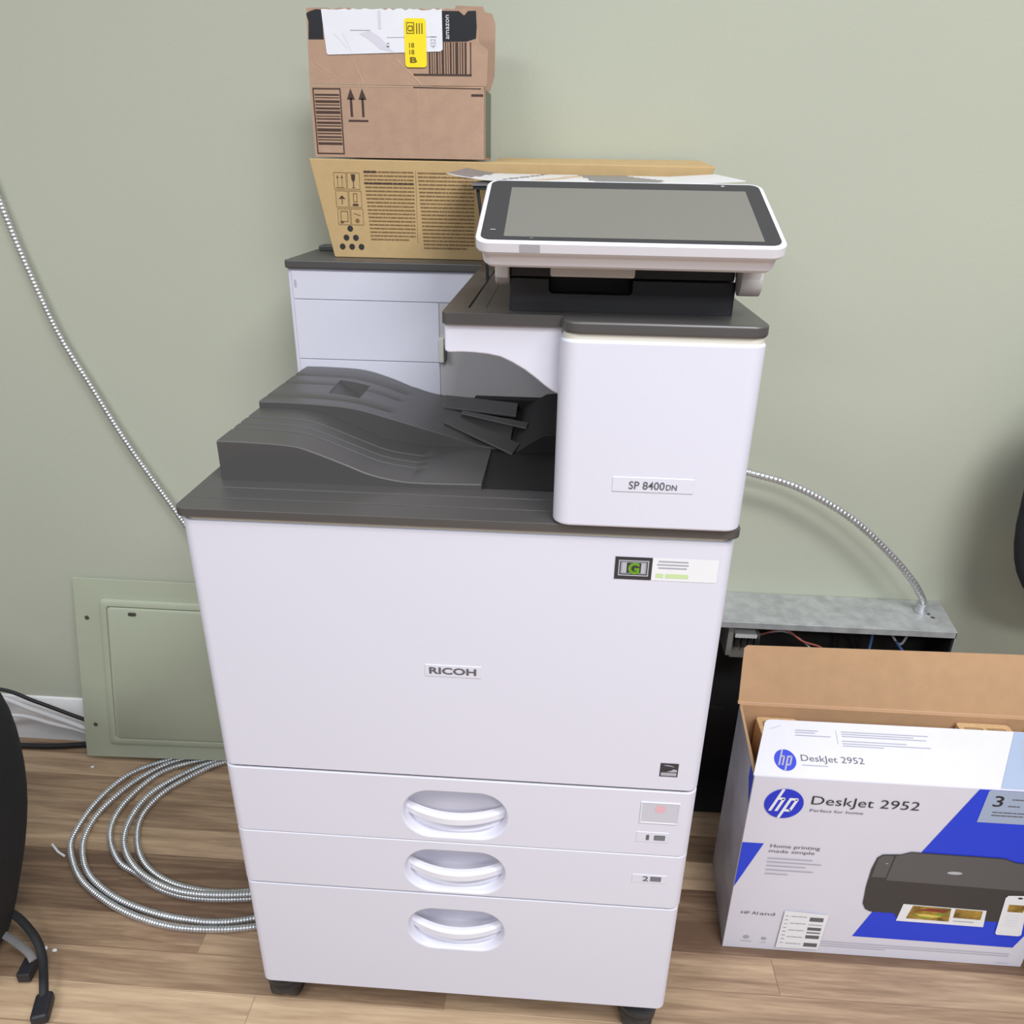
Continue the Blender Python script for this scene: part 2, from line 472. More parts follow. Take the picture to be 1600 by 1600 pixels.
# lids
lid = part('body_lid', prism_bm(rrect(-X-.0025, X+.0025, -.0055, .565, [.012, .01, .01, .012]), 'z', .8525, .8620), 'grey_plastic', bevel=.0028, seg=3)
boolean(lid, box_bm(-.288, .102, .0245, .0262, .8608, .864))
boolean(lid, box_bm(-.288, .102, .0545, .0560, .8610, .864))
# tower (right front cover)
cov = part('tower_cover', prism_bm(rrect(.1040, .2932, -.012, .405, [.017, .006, .006, .017], 8), 'z', .8632, 1.0510), 'white_plastic', bevel=.0032, seg=4)
part('tower_neck', prism_bm(rrect(.1065, .2912, -.0095, .40, .014), 'z', 1.040, 1.0562), 'cream_plastic')
part('tower_lid', prism_bm(rrect(.1045, .2938, -.0125, .566, [.018, .01, 0, .018], 8), 'z', 1.0560, 1.0680), 'grey_plastic', bevel=.003, seg=4)
# rear body
part('rear_body', prism_bm(rrect(-.2935, .2932, .412, .562, [.004, .015, .015, .004]), 'z', .8615, 1.0562), 'white_plastic', bevel=.001)
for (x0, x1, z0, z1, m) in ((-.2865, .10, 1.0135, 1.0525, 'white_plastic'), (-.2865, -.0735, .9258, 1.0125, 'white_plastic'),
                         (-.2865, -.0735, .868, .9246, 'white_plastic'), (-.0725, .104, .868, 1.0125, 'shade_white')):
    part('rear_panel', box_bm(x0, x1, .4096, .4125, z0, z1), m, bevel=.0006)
part('panel_latch', box_bm(-.0735, -.066, .403, .4098, .927, .963), 'cream_plastic', bevel=.001)
part('latch_pin', box_bm(-.0655, -.0620, .398, .4098, .931, .953), 'grey_plastic', bevel=.0006)
Print(plane_y(.4094)).frame(-.2835, 1.030, -.2805, 1.040, .0006, 'ink_light').line(-.282, 1.032, -.282, 1.038, .0006, 'ink_light').build('lock_mark', PR)
part('rear_lid', prism_bm(rrect(-.2945, -.004, .4055, .570, [0, 0, .01, .004]), 'z', 1.0565, 1.0680), 'grey_plastic', bevel=.002)
part('lid_hinge', box_bm(-.283, -.236, .538, .566, 1.0675, 1.076), 'grey_plastic', bevel=.002)
# arm
arch = [(-.0075, 1.0575), (-.0075, 1.0300), (-.0035, 1.0285), (.010, 1.0290), (.0220, 1.0287), (.034, 1.0278), (.0465, 1.0255), (.058, 1.0205), (.0705, 1.0135), (.081, 1.0060),
        (.0905, .9985), (.098, .9935), (.1062, .9895), (.1062, 1.0575)]
part('arm_cover', prism_bm(arch, 'y', .020, .040), 'white_plastic', bevel=.0022, seg=3)
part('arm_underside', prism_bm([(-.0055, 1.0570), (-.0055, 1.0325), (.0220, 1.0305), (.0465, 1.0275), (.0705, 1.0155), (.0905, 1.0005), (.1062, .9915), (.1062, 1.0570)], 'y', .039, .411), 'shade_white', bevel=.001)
al = part('arm_lid', prism_bm(rrect(-.0095, .130, .0155, .570, [0, 0, 0, .006]), 'z', 1.0572, 1.0677), 'grey_plastic', bevel=.0018)
boolean(al, box_bm(.0125, .0150, .045, .42, 1.0655, 1.07))
boolean(al, box_bm(.030, .058, .045, .28, 1.0672, 1.07))

# output trays: loft between profiles
def loft(rows, zb, name, grooves=None, m='grey_plastic'):
    """rows: list of (y, [(x,z)...]) same count; solid down to zb"""
    bm = bmesh.new(); top = [[bm.verts.new((x, y, z)) for x, z in r] for y, r in rows]
    bot = [[bm.verts.new((x, y, zb)) for x, z in r] for y, r in rows]
    R, C = len(top), len(top[0])
    for i in range(R-1):
        for j in range(C-1):
            bm.faces.new((top[i][j], top[i][j+1], top[i+1][j+1], top[i+1][j]))
            bm.faces.new((bot[i][j], bot[i][j+1], bot[i+1][j+1], bot[i+1][j]))
    for i in range(R-1):
        for j in (0, C-1): bm.faces.new((top[i][j], top[i+1][j], bot[i+1][j], bot[i][j]))
    for j in range(C-1):
        for i in (0, R-1): bm.faces.new((top[i][j], top[i][j+1], bot[i][j+1], bot[i][j]))
    return part(name, bm, m, smooth=True, autosmooth=24)
def curve_fn(pts):
    P = catmull([(a, b, 0) for a, b in pts], 10)
    P = [(p.x, p.y) for p in P]
    def f(x):
        if x <= P[0][0]: return P[0][1]
        for (a, b), (c, d) in zip(P, P[1:]):
            if a <= x <= c: return b+(d-b)*(x-a)/max(c-a, 1e-9)
        return P[-1][1]
    return f
fA = curve_fn([(-.276, .9090), (-.262, .9092), (-.225, .9085), (-.195, .9068), (-.1745, .9028), (-.1345, .8880), (-.1056, .8765), (-.0764, .8700), (-.045, .8678), (.0225, .8690)])
fB = curve_fn([(-.276, .9085), (-.262, .9085), (-.225, .9080), (-.195, .9035), (-.1745, .8960), (-.1345, .8800), (-.1056, .8700), (-.0764, .8658), (-.045, .8640), (.0225, .8650)])
XS = [-.2755+.298*i/46 for i in range(47)]
def rows_front():
    rows = []
    ys = [(.0755, -.0012), (.0768, 0), (.119, 0), (.1205, -.0011), (.1255, -.0011), (.127, 0), (.141, 0), (.1425, -.0011), (.1455, -.0011), (.147, 0), (.165, 0), (.1665, -.0011), (.171, -.0011), (.1725, 0), (.208, 0)]
    for y, d in ys:
        t = (y-.0755)/.1325
        rows.append((y, [(x, fA(x)*(1-t)+fB(x)*t + (d if x < -.055 or y < .08 else 0)) for x in XS]))
    return rows
loft(rows_front(), .8618, 'front_output_tray')
gA = curve_fn([(-.276, .9168), (-.24, .9168), (-.1886, .9150), (-.1488, .9108), (-.1027, .8990), (-.053, .8852), (-.0197, .8761), (.0104, .8672), (.045, .8645)])
gB = curve_fn([(-.276, .9150), (-.24, .9150), (-.19, .9125), (-.1497, .9018), (-.1031, .8840), (-.0717, .8765), (-.03, .8740), (.0104, .8733), (.045, .8725)])
XR = [-.2755+.320*i/50 for i in range(51)]
def rows_rear():
    rows = []
    for y, d in [(.2085, -.0014), (.2100, 0), (.2125, 0), (.231, 0), (.2325, -.001), (.237, -.001), (.2385, 0), (.262, 0), (.30, 0), (.3015, -.001), (.306, -.001), (.3075, 0), (.345, 0), (.3465, -.0012), (.3525, -.0012), (.354, 0), (.385, 0), (.4085, -.001)]:
        t = (y-.2085)/.2
        rows.append((y, [(x, gA(x)*(1-t)+gB(x)*t+(d if x < -.11 or y < .21 else 0)) for x in XR]))
    return rows
rt = loft(rows_rear(), .8618, 'rear_output_tray')
# finger recess in the rear tray
bm = bmesh.new()
vs = [bm.verts.new(p) for p in ((-.203, .262, .920), (-.158, .257, .920), (-.160, .330, .920), (-.206, .334, .920),
                                (-.200, .264, .912), (-.160, .262, .888), (-.162, .326, .888), (-.203, .332, .912))]
for f in ((0, 1, 2, 3), (4, 5, 6, 7), (0, 1, 5, 4), (1, 2, 6, 5), (2, 3, 7, 6), (3, 0, 4, 7)): bm.faces.new([vs[i] for i in f])
boolean(rt, bm)
# paper exit area at the foot of the trays, deep shadow put into its black
part('tray_well', box_bm(.0235, .1065, .080, .411, .8612, .8635), 'recess_shade')
part('exit_slot', box_bm(-.02, .1065, .392, .4095, .8615, .8775), 'recess_shade', bevel=.001)
part('exit_block', prism_bm([(.050, .862), (.106, .862), (.106, .890), (.088, .888), (.066, .874)], 'y', .20, .392), 'recess_shade', bevel=.002)
def flap(pts, th, name):
    bm = bmesh.new(); A = [bm.verts.new(p) for p in pts]; B = [bm.verts.new((p[0], p[1], p[2]-th)) for p in pts]
    bm.faces.new(A); bm.faces.new(B[::-1]); n = len(pts)
    for i in range(n): bm.faces.new((A[i], A[(i+1) % n], B[(i+1) % n], B[i]))
    part(name, bm, 'grey_plastic', bevel=.0008)
flap([(-.058, .330, .8815), (.047, .318, .8755), (.047, .365, .8805), (-.062, .385, .8835)], .003, 'paper_guide')
flap([(-.045, .250, .8845), (.050, .190, .8650), (.058, .220, .8690), (-.040, .285, .8845)], .003, 'paper_guide')
flap([(-.030, .305, .8805), (.064, .268, .8740), (.066, .288, .8760), (-.028, .318, .8810)], .002, 'paper_guide')

# plates, stickers and marks on the front
def plate(x0, x1, z0, z1, parent, y=0, d=.0008):
    b = box_bm(x0, x1, y-d, y+.002, z0, z1); return part('name_plate', b, 'white_plastic', parent, bevel=.0005)
np_ = plate(-.0345, .0300, .6605, .6765, fd)
Print(plane_y(-.0009)).text('RICOH', -.0295, .6650, .0540, .0088, 'ink_grey', bold=.03).build('lettering', np_)
sp = plate(.1610, .2405, .9035, .9190, cov, y=-.012)
Print(plane_y(-.0129)).text('SP 8400', .1772, .9070, .0350, .0082, 'ink_grey', bold=.006).text('DN', .2136, .9070, .0105, .0058, 'ink_grey', bold=.01).build('lettering', sp)
st = Print(plane_y(-.0002))
st.rect(.1710, .7985, .2782, .8255, 'sticker_white', 1)
st.rect(.1712, .7987, .2100, .8253, 'sticker_dark', 2)
st.frame(.1750, .8030, .2065, .8215, .0012, 'sticker_silver', 3)
st.rect(.1785, .8065, .1835, .8185, 'sticker_silver', 3); st.rect(.1985, .8065, .2030, .8185, 'sticker_silver', 3)
st.frame(.1775, .8055, .2040, .8195, .0007, 'sticker_silver', 3)
st.text('G', .1850, .8060, .0120, .0130, 'sticker_green', 4, bold=.05)
for k, (a, b) in enumerate(((.2160, .2470), (.2150, .2475), (.2165, .2460))): st.rect(a, .8205-.0038*k, b, .8222-.0038*k, 'ink_light', 2)
st.rect(.2145, .8020, .2225, .8070, 'pale_green', 2); st.rect(.2245, .8020, .2485, .8070, 'pale_green', 2)
st.build('service_sticker', fd)
es = Print(plane_y(-.0002)); es.rect(.2440, .5320, .2655, .5525, 'sticker_dark', 1)
es.rect(.2455, .5335, .2640, .5385, 'ink_light', 2)
es.poly([(.2465, .5405), (.2500, .5400), (.2560, .5415), (.2600, .5440), (.2640, .5430), (.2640, .5400), (.2600, .5395)], 'sticker_silver', 2)
es.poly([(.2470, .5495), (.2520, .5500), (.2580, .5490), (.2620, .5465), (.2580, .5478), (.2520, .5485)], 'ink_light', 2)
es.build('energy_mark', fd)
def small_plate(dr, x0, x1, z0, z1, txt):
    p = part('tray_number', box_bm(x0, x1, -.0006, .001, z0, z1), 'white_plastic', dr, bevel=.0003)
    pr = Print(plane_y(-.0007))
    xm = x0+(x1-x0)*.30
    pr.text(txt, xm, z0+.0040, .0038 if txt == '1' else .0075, .0085, 'ink_grey', 1, bold=.02)
    pr.rect(xm+.010, z0+.0040, xm+.0235, z0+.0122, 'ink_grey', 1)
    for k in range(3): pr.rect(xm+.0112, z0+.0056+.0021*k, xm+.0223, z0+.0062+.0021*k, 'ink_light', 2)
    pr.build('tray_mark', p)
small_plate(d1, .2250, .2650, .4245, .4410, '1')
small_plate(d2, .2255, .2700, .3525, .3670, '2')
lv = part('indicator_window', box_bm(.2262, .2740, -.0012, .002, .4560, .4905), 'white_plastic', d1, bevel=.001)
boolean(lv, box_bm(.2287, .2722, -.003, -.0002, .4580, .4890))
Print(plane_y(-.0004)).rect(.2288, .4581, .2721, .4889, 'clear_grey', 1).circle(.2505, .4800, .0065, 'red_glow', 2).build('indicator_lens', lv)

# control panel
base = part('panel_base', prism_bm(rrect(.0535, .2665, .035, .215, .004), 'z', 1.0672, 1.0985), 'black_plastic', bevel=.0012)
boolean(base, prism_bm(rrect(.0915, .1700, 1.0850, 1.12, .004), 'y', .02, .062))
part('panel_neck', prism_bm([(.0365, 1.0992), (.200, 1.0992), (.190, 1.150), (.120, 1.150), (.0365, 1.116)], 'x', .0540, .2645), 'black_plastic', bevel=.002)
part('panel_neck_shade', box_bm(.0925, .169, .05, .07, 1.084, 1.11), 'recess_shade')
y0, z0, y1, z1 = -.034, 1.136, .094, 1.1815
Lp = math.hypot(y1-y0, z1-z0); ud = Vector((0, (y1-y0)/Lp, (z1-z0)/Lp)); nd = Vector((0, -(z1-z0)/Lp, (y1-y0)/Lp)); O = Vector((.0275, y0, z0))
def PL(u, v, d): return O+Vector((u, 0, 0))+ud*v+nd*d
def panel_prism(poly_levels, name, m, parent, **k):
    bm = bmesh.new(); rings = [[bm.verts.new(PL(p[0], p[1], d)) for p in poly] for poly, d in poly_levels]
    n = len(rings[0]); bm.faces.new(rings[0]); bm.faces.new(rings[-1][::-1])
    for A, B in zip(rings, rings[1:]):
        for i in range(n): bm.faces.new((A[i], A[(i+1) % n], B[(i+1) % n], B[i]))
    return part(name, bm, m, parent, **k)
PW, PH = .2635, .1395
def rr_(i, r=.011): return rrect(i, PW-i, i, PH-i, r, 6)
cp = panel_prism([(rr_(.014, .006), -.0275), (rr_(.0085, .008), -.0262), (rr_(.0060, .010), -.0232), (rr_(.0048, .010), -.0130), (rr_(.0040, .0105), -.0118), (rr_(.0015, .012), -.0114), (rr_(0, .013), -.0090), (rr_(0, .013), -.0012), (rr_(.0012, .012), 0), (rr_(.0042, .0095), 0)], 'control_panel', 'gloss_white', PR, smooth=True, autosmooth=32)
panel_prism([(rr_(.0045, .009), -.0005), (rr_(.0045, .009), .0007)], 'bezel', 'bezel_black', cp)
panel_prism([(rrect(.0245, .2445, .0100, .1180, .0005), .0007), (rrect(.0245, .2445, .0100, .1180, .0005), .0010)], 'screen', 'lcd', cp)
PF = lambda u, v, d: PL(u, v, .0008+d)
Print(PF).circle(.0485, .0070, .0016, 'ink_grey').build('sensor_dot', cp)
Print(PF).circle(.225, .1300, .0018, 'ink_light').build('sensor_dot', cp)
Print(PF).rect(.012, .022, .0165, .0235, 'ink_light').build('panel_mark', cp)
Print(lambda u, v, d: tuple(PL(u, -d, -.0045+v))).rr(.0385, -.0040, .0560, .0028, .001, 'sticker_silver').build('lamp_lens', cp)
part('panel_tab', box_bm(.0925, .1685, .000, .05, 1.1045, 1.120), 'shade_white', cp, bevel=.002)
part('hinge_knuckle', lathe_bm([(.010, 0), (.0125, .001), (.0125, .014), (.010, .015)], (.0395, .052, 1.1020), 'x', 18), 'shade_white', cp, smooth=True)
part('hinge_knuckle', lathe_bm([(.010, 0), (.0135, .001), (.0135, .020), (.010, .021)], (.2660, .032, 1.1010), 'x', 18), 'shade_white', cp, smooth=True)
part('hinge_ear', box_bm(.0400, .0535, .030, .065, 1.098, 1.13), 'shade_white', cp, bevel=.002)
part('hinge_ear', box_bm(.2665, .2860, .019, .050, 1.100, 1.13), 'shade_white', cp, bevel=.003)

# ================================================================== TONER BOX
TB = thing('toner_carton', (.03, .52, 1.068), 'long yellowish kraft carton with printed notices and six dots on top of the printer', 'box')
TY = .452
bm = bmesh.new()
bl, br, tl, tr = -.2330, .285, -.2600, .3070
A = [bm.verts.new(p) for p in ((bl, TY, 1.0682), (br, TY, 1.0682), (tr, TY, 1.1985), (tl, TY, 1.2005))]
B = [bm.verts.new(p) for p in ((bl, .583, 1.0682), (br, .583, 1.0682), (tr, .583, 1.2000), (tl, .583, 1.2010))]
bm.faces.new(A); bm.faces.new(B[::-1])
for i in range(4): bm.faces.new((A[i], A[(i+1) % 4], B[(i+1) % 4], B[i]))
link_mesh('carton_body', bm, 'cardboard_kraft', TB, bevel=.0015)
bm = bmesh.new()   # top flap, a little sprung up at the back
P_ = [(.000, .4535, 1.1995), (.3070, .4535, 1.1990), (.3050, .576, 1.2075), (.0005, .576, 1.2065)]
A = [bm.verts.new(p) for p in P_]; B = [bm.verts.new((p[0], p[1], p[2]-.002)) for p in P_]
bm.faces.new(A); bm.faces.new(B[::-1])
for i in range(4): bm.faces.new((A[i], A[(i+1) % 4], B[(i+1) % 4], B[i]))
link_mesh('carton_flap', bm, 'cardboard_kraft', TB)
tp = Print(plane_y(TY-.0002))
def shx(x, z): return x  # print stays square on the face
for r in range(3):
    for c in range(2):
        x = -.2262+.0192*c+.0012*r; z = 1.1610-.0238*r
        tp.frame(x, z, x+.0182, z+.0222, .0006, 'ink_toner')
        if (r, c) == (0, 0):
            for q in (.0055, .0120): tp.line(x+q, z+.004, x+q, z+.016, .0007, 'ink_toner').poly([(x+q-.002, z+.015), (x+q+.002, z+.015), (x+q, z+.019)], 'ink_toner')
            tp.rect(x+.003, z+.002, x+.015, z+.003, 'ink_toner')
        if (r, c) == (0, 1): tp.poly([(x+.006, z+.020), (x+.012, z+.020), (x+.0115, z+.013), (x+.0095, z+.010), (x+.0095, z+.003), (x+.012, z+.002), (x+.006, z+.002), (x+.0085, z+.003), (x+.0085, z+.010), (x+.0065, z+.013)], 'ink_brown')
        if (r, c) == (1, 0): tp.poly([(x+.004, z+.011), (x+.009, z+.016), (x+.014, z+.011), (x+.0095, z+.0115), (x+.0095, z+.004), (x+.0085, z+.004), (x+.0085, z+.0115)], 'ink_brown')
        if (r, c) == (1, 1): tp.rect(x+.005, z+.002, x+.013, z+.005, 'ink_brown').frame(x+.006, z+.007, x+.012, z+.019, .001, 'ink_toner')
        if (r, c) == (2, 0): tp.frame(x+.004, z+.004, x+.015, z+.019, .001, 'ink_toner').rect(x+.003, z+.002, x+.008, z+.005, 'ink_toner')
        if (r, c) == (2, 1): tp.circle(x+.009, z+.006, .003, 'ink_toner').line(x+.004, z+.016, x+.014, z+.013, .001, 'ink_toner')
for i, n_ in enumerate((1, 2, 3)):
    for k in range(n_): tp.circle(-.2070+(k-(n_-1)/2)*.0140+.0005*i, 1.1085-.0125*i, .0042, 'ink_dark')
for c, (xa, xb, rows_) in enumerate(((-.1825, -.1110, 19), (-.1055, -.0255, 21))):
    for r in range(rows_):
        z = 1.1835-.00500*r-.0005*c; xo = .0003*r
        tp.greek(xa+xo, xb-(.01 if r == rows_-1 else 0), z, .0019, 'ink_toner', 1, seed=c*40+r)
tp.greek(-.1825, -.165, 1.1833, .0026, 'ink_brown', 2, seed=3)
tp.greek(-.1825, -.112, 1.1685, .0024, 'ink_brown', 2, seed=4)
tp.line(-.1083, 1.187, -.1083, 1.09, .0004, 'ink_toner')
tp.build('printed_notices', TB)

# ================================================================== SHIPPING BOX
AB = thing('shipping_box', (-.13, .50, 1.2015), 'opened brown cardboard box with white and yellow labels on top of the kraft carton', 'box')
AY = .4535; ax0, ax1, az0, az1 = -.2505, -.0120, 1.2025, 1.2915; AD = .105
bm = bmesh.new(); t_ = .003
box_bm(ax0, ax1, AY, AY+t_, az0, az1, bm); box_bm(ax0, ax1, AY+AD-t_, AY+AD, az0, az1, bm)
box_bm(ax0, ax0+t_, AY+t_, AY+AD-t_, az0, az1, bm); box_bm(ax1-t_, ax1, AY+t_, AY+AD-t_, az0, az1, bm)
box_bm(ax0+t_, ax1-t_, AY+t_, AY+AD-t_, az0, az0+t_, bm)
link_mesh('carton_body', bm, 'cardboard', AB)
# front flap standing up with a torn upper edge
rnd = random.Random(5)
def torn(x0, x1, z, n, a): return [(x0+(x1-x0)*i/n, z+rnd.uniform(-a, a)) for i in range(n+1)]
FF = AY+.0005
edge = torn(-.2470, -.0215, 1.3800, 40, .0012)
poly = [(ax0, az1+.0008), (ax1+.004, az1+.0008), (ax1+.0055, 1.335), (-.0180, 1.3420), (-.0205, 1.3620)]+edge[::-1]
bm = prism_bm(poly, 'y', FF, FF+.0028)
ff = link_mesh('front_flap', bm, 'cardboard', AB)
ff['label'] = 'torn upright front flap of the brown box'
bm = prism_bm([(-.090, 1.2915), (-.0085, 1.2915), (-.0020, 1.31), (-.0015, 1.372), (-.006, 1.383), (-.016, 1.385), (-.018, 1.391), (-.055, 1.392), (-.057, 1.388), (-.090, 1.386)], 'y', AY+.050, AY+.053)
link_mesh('back_flap', bm, 'cardboard', AB)
sd = link_mesh('side_tape', box_bm(ax1, ax1+.0004, AY+.03, AY+AD-.002, az0+.004, az1-.002), 'tape_green', AB)
ap = Print(plane_y(AY-.0002))
# vertical barcode block with frame
ap.frame(-.2470, 1.2065, -.2080, 1.2880, .0016, 'ink_brown')
z = 1.2835; k = 0
for wd in (.0020, .0010, .0030, .0012, .0022, .0034, .0010, .0016, .0026, .0012, .0036, .0014, .0020, .0012, .0030):
    z -= wd+.0026-(.0006 if k % 2 else 0)
    if 1.2125 < z < 1.279: ap.rect(-.2445, z, -.2105, z+wd, 'ink_brown')
    k += 1
for q in (-.1945, -.1785):
    ap.rect(q-.0016, 1.2535, q+.0016, 1.276, 'ink_brown').poly([(q-.0055, 1.2745), (q+.0055, 1.2745), (q, 1.2880)], 'ink_brown')
ap.rect(-.1995, 1.2475, -.1720, 1.2498, 'ink_brown')
ap.rect(-.0290, 1.2800, -.0130, 1.2828, 'ink_brown')
ap.line(-.102, 1.2895, -.099, 1.206, .0006, 'cardboard_pale')
ap.rect(ax0+.002, az1-.0015, ax1-.001, az1-.0007, 'cardboard_pale')
ap.line(-.108, az1-.0015, -.016, az1-.0022, .0012, 'ink_brown')
ap.build('printed_marks', AB)
fp = Print(plane_y(FF-.0002))
# stripe block lower right of the label
fp.rect(-.1070, 1.3040, -.0285, 1.3062, 'ink_brown'); fp.rect(-.0305, 1.3050, -.0290, 1.3430, 'ink_brown')
x = -.0860
for wd in (.0022, .0014, .0010, .0026, .0012, .0032, .0014, .0010, .0024, .0014, .0040, .0012, .0018, .0026):
    fp.rect(x, 1.3062, x+wd, 1.3430, 'ink_brown'); x += wd+.0018
fp.line(-.240, 1.318, -.205, 1.296, .0008, 'cardboard_pale').line(-.188, 1.323, -.175, 1.2925, .0010, 'cardboard_pale').line(-.130, 1.323, -.095, 1.2925, .0012, 'cardboard_pale')
# black tape pieces
ta = Print(plane_y(FF-.0002)); ta.poly([(-.2470, 1.3450), (-.2265, 1.3450), (-.2265, 1.3785), (-.2340, 1.3790), (-.2430, 1.3765), (-.2475, 1.3740), (-.2450, 1.3650)], 'tape_black', 1)
ta.build('packing_tape', ff)
tb = Print(plane_y(FF-.0002)); tb.poly([(-.0690, 1.3435), (-.0350, 1.3440), (-.0225, 1.3475), (-.0215, 1.3600), (-.0225, 1.3785), (-.0330, 1.3780), (-.0380, 1.3730), (-.0450, 1.3780), (-.0690, 1.3780)], 'tape_black', 1)
tb.text('amazon', -.0580, 1.3465, .0270, .0042, 'paper_white', 2, rot=math.pi/2)
tb.build('packing_tape', ff); fp.build('printed_marks', ff)
lb = Print(plane_y(FF-.0008))
e2 = torn(-.2270, -.0672, 1.3795, 30, .0012)
lb.poly([(-.2235, 1.3290), (-.2215, 1.3272), (-.0700, 1.3322), (-.0668, 1.3345)]+e2[::-1], 'paper_white', 1)
lb.poly([(-.178, 1.3520), (-.163, 1.3550), (-.150, 1.3480), (-.133, 1.3310), (-.150, 1.3340), (-.165, 1.3450)], 'crease', 2)
lb.line(-.19, 1.3555, -.163, 1.3555, .0009, 'ink_light', 2).line(-.212, 1.352, -.195, 1.335, .0006, 'crease', 2).line(-.20, 1.352, -.19, 1.331, .0006, 'crease', 2)
lb.line(-.1410, 1.3475, -.074, 1.3490, .0007, 'ink_light', 2)
lb.text('4321', -.0920+.016, 1.3360, .0130, .0070, 'ink_light', 2, rot=math.pi/2)
lb.greek(-.1415, -.138, 1.340, .0016, 'ink_light', 2, seed=8).greek(-.1415, -.138, 1.3365, .0016, 'ink_light', 2, seed=9)
lb.rect(-.152, 1.357, -.148, 1.378, 'crease', 2)
lab = lb.build('shipping_label', ff); lab['label'] = 'crumpled white shipping label'
yl = Print(plane_y(FF-.0014))
yl.rr(-.1175, 1.3135, -.0885, 1.3695, .004, 'yellow', 1)
yl.text('B', -.1110, 1.3190, .0095, .0065, 'yellow_ink', 2, bold=.04)
for k in range(2): yl.text('18', -.1115, 1.3285+.0078*k, .0068, .0055, 'yellow_ink', 2, bold=.02)
yl.frame(-.1145, 1.3520, -.1040, 1.3650, .0010, 'yellow_ink', 2).text('C3', -.1128, 1.3550, .0075, .0065, 'yellow_ink', 3, bold=.03)
for k in range(3): yl.rect(-.1015+.0035*k, 1.352, -.1000+.0035*k, 1.364, 'yellow_ink', 2)
ys = yl.build('price_sticker', ff); ys['label'] = 'yellow sticker over the white label'

# ================================================================== WIRE RACK + MAGAZINE behind the screen
WR = thing('document_rack', (.15, .33, 1.068), 'small black wire rack on the printer behind the touch screen', 'rack')
bm = bmesh.new()
zt = 1.1715
for a, b in (((.000, .245, zt), (.292, .245, zt)), ((.292, .245, zt), (.292, .430, zt)), ((.292, .430, zt), (.000, .430, zt)), ((.000, .430, zt), (.000, .245, zt))):
    tube_bm([a, b], .0024, 8, bm)
for k in range(1, 9): tube_bm([(.0325*k, .245, zt), (.0325*k, .430, zt)], .0013, 6, bm)
box_bm(-.004, .020, .242, .247, zt-.002, zt+.003, bm)
link_mesh('rack_top', bm, 'black_plastic', WR)
for x, y in ((.001, .247), (.290, .247), (.001, .428), (.290, .428)):
    link_mesh('leg', tube_bm(catmull([(x, y, zt), (x+.004, y, zt-.03), (x+.010 if x < .1 else x-.003, y, zt-.07), (x+.012 if x < .1 else x-.004, y, 1.0682)], 4), .0020, 8), 'black_plastic', WR, smooth=True)
MG = thing('magazine', (.14, .33, zt), 'curled glossy magazine in white and grey lying flat behind the touch screen', 'magazine')
def sheet(name, x0, x1, ya, yb, zf, m, th=.0012, parent=MG, colour=None):
    bm = bmesh.new(); nx, ny = 60, 14; T = []; Bt = []
    for i in range(nx+1):
        u = i/nx; T.append([]); Bt.append([])
        for j in range(ny+1):
            v = j/ny; x = x0+(x1-x0)*u; y = ya+(yb-ya)*v; z = zf(u, v)
            T[-1].append(bm.verts.new((x, y, z))); Bt[-1].append(bm.verts.new((x, y, z-th)))
    for i in range(nx):
        for j in range(ny):
            f = bm.faces.new((T[i][j], T[i+1][j], T[i+1][j+1], T[i][j+1]))
            if colour: f.material_index = colour((i+.5)/nx, (j+.5)/ny)
            bm.faces.new((Bt[i][j], Bt[i+1][j], Bt[i+1][j+1], Bt[i][j+1]))
    for i in range(nx):
        for j in (0, ny): bm.faces.new((T[i][j], T[i+1][j], Bt[i+1][j], Bt[i][j]))
    for j in range(ny):
        for i in (0, nx): bm.faces.new((T[i][j], T[i][j+1], Bt[i][j+1], Bt[i][j]))
    return link_mesh(name, bm, m, parent, smooth=True)
sheet('pages', -.004, .290, .240, .430, lambda u, v: zt+.006+.0005*math.sin(u*7), 'magazine_grey', .004)
sheet('cover_page', -.033, .305, .236, .432, lambda u, v: zt+.0085+.0065*max(0, (.16-u)/.16)**1.5+.004*max(0, (u-.82)/.18)+.0055*v, ['magazine', 'magazine_grey', 'magazine_tan'], .0008,
      colour=lambda u, v: 1 if (.50-.05*v < u < .70+.05*math.sin(5*v) or u < .08+.05*v or .16 < u-.15*v < .19) else (2 if .27 < u-.2*v < .33 else 0))

# ================================================================== HP CARTON
HB = thing('printer_carton', (.66, .27, 0), 'opened white and blue DeskJet 2952 carton on the floor beside the office printer', 'box')
HY = .1825; hx0, hx1 = .4165, .9080; HZ = .3745; HD = .3530; t_ = .004; lx = .4330
bm = bmesh.new()
def quad_wall(p, q, z0, z1, n, bm):   # wall from p to q, thickness along n
    a = [(p[0], p[1]), (q[0], q[1]), (q[0]+n[0], q[1]+n[1]), (p[0]+n[0], p[1]+n[1])]
    prism_bm(a, 'z', z0, z1, bm)
quad_wall((hx0+.0035, HY), (hx1, HY), .0005, HZ, (0, t_), bm)
bmf = bm
fpnl = link_mesh('front_panel', bmf, 'box_print', HB, bevel=.0006)
bm = bmesh.new(); quad_wall((lx, HD), (hx1, HD), .0005, HZ, (0, -t_), bm); link_mesh('rear_panel', bm, 'cardboard_inner', HB)
bm = bmesh.new(); quad_wall((hx0+.0035, HY+.0002), (lx, HD), .0005, HZ-.003, (t_, 0), bm)
bm.faces.ensure_lookup_table()
lp = link_mesh('left_panel', bm, ['cardboard_inner', 'side_print'], HB)
for p in lp.data.polygons:
    if p.normal.x < -.7: p.material_index = 1
bm = bmesh.new(); quad_wall((hx1, HY+t_), (hx1, HD-t_), .0005, HZ, (-t_, 0), bm); link_mesh('right_panel', bm, 'cardboard_inner', HB)
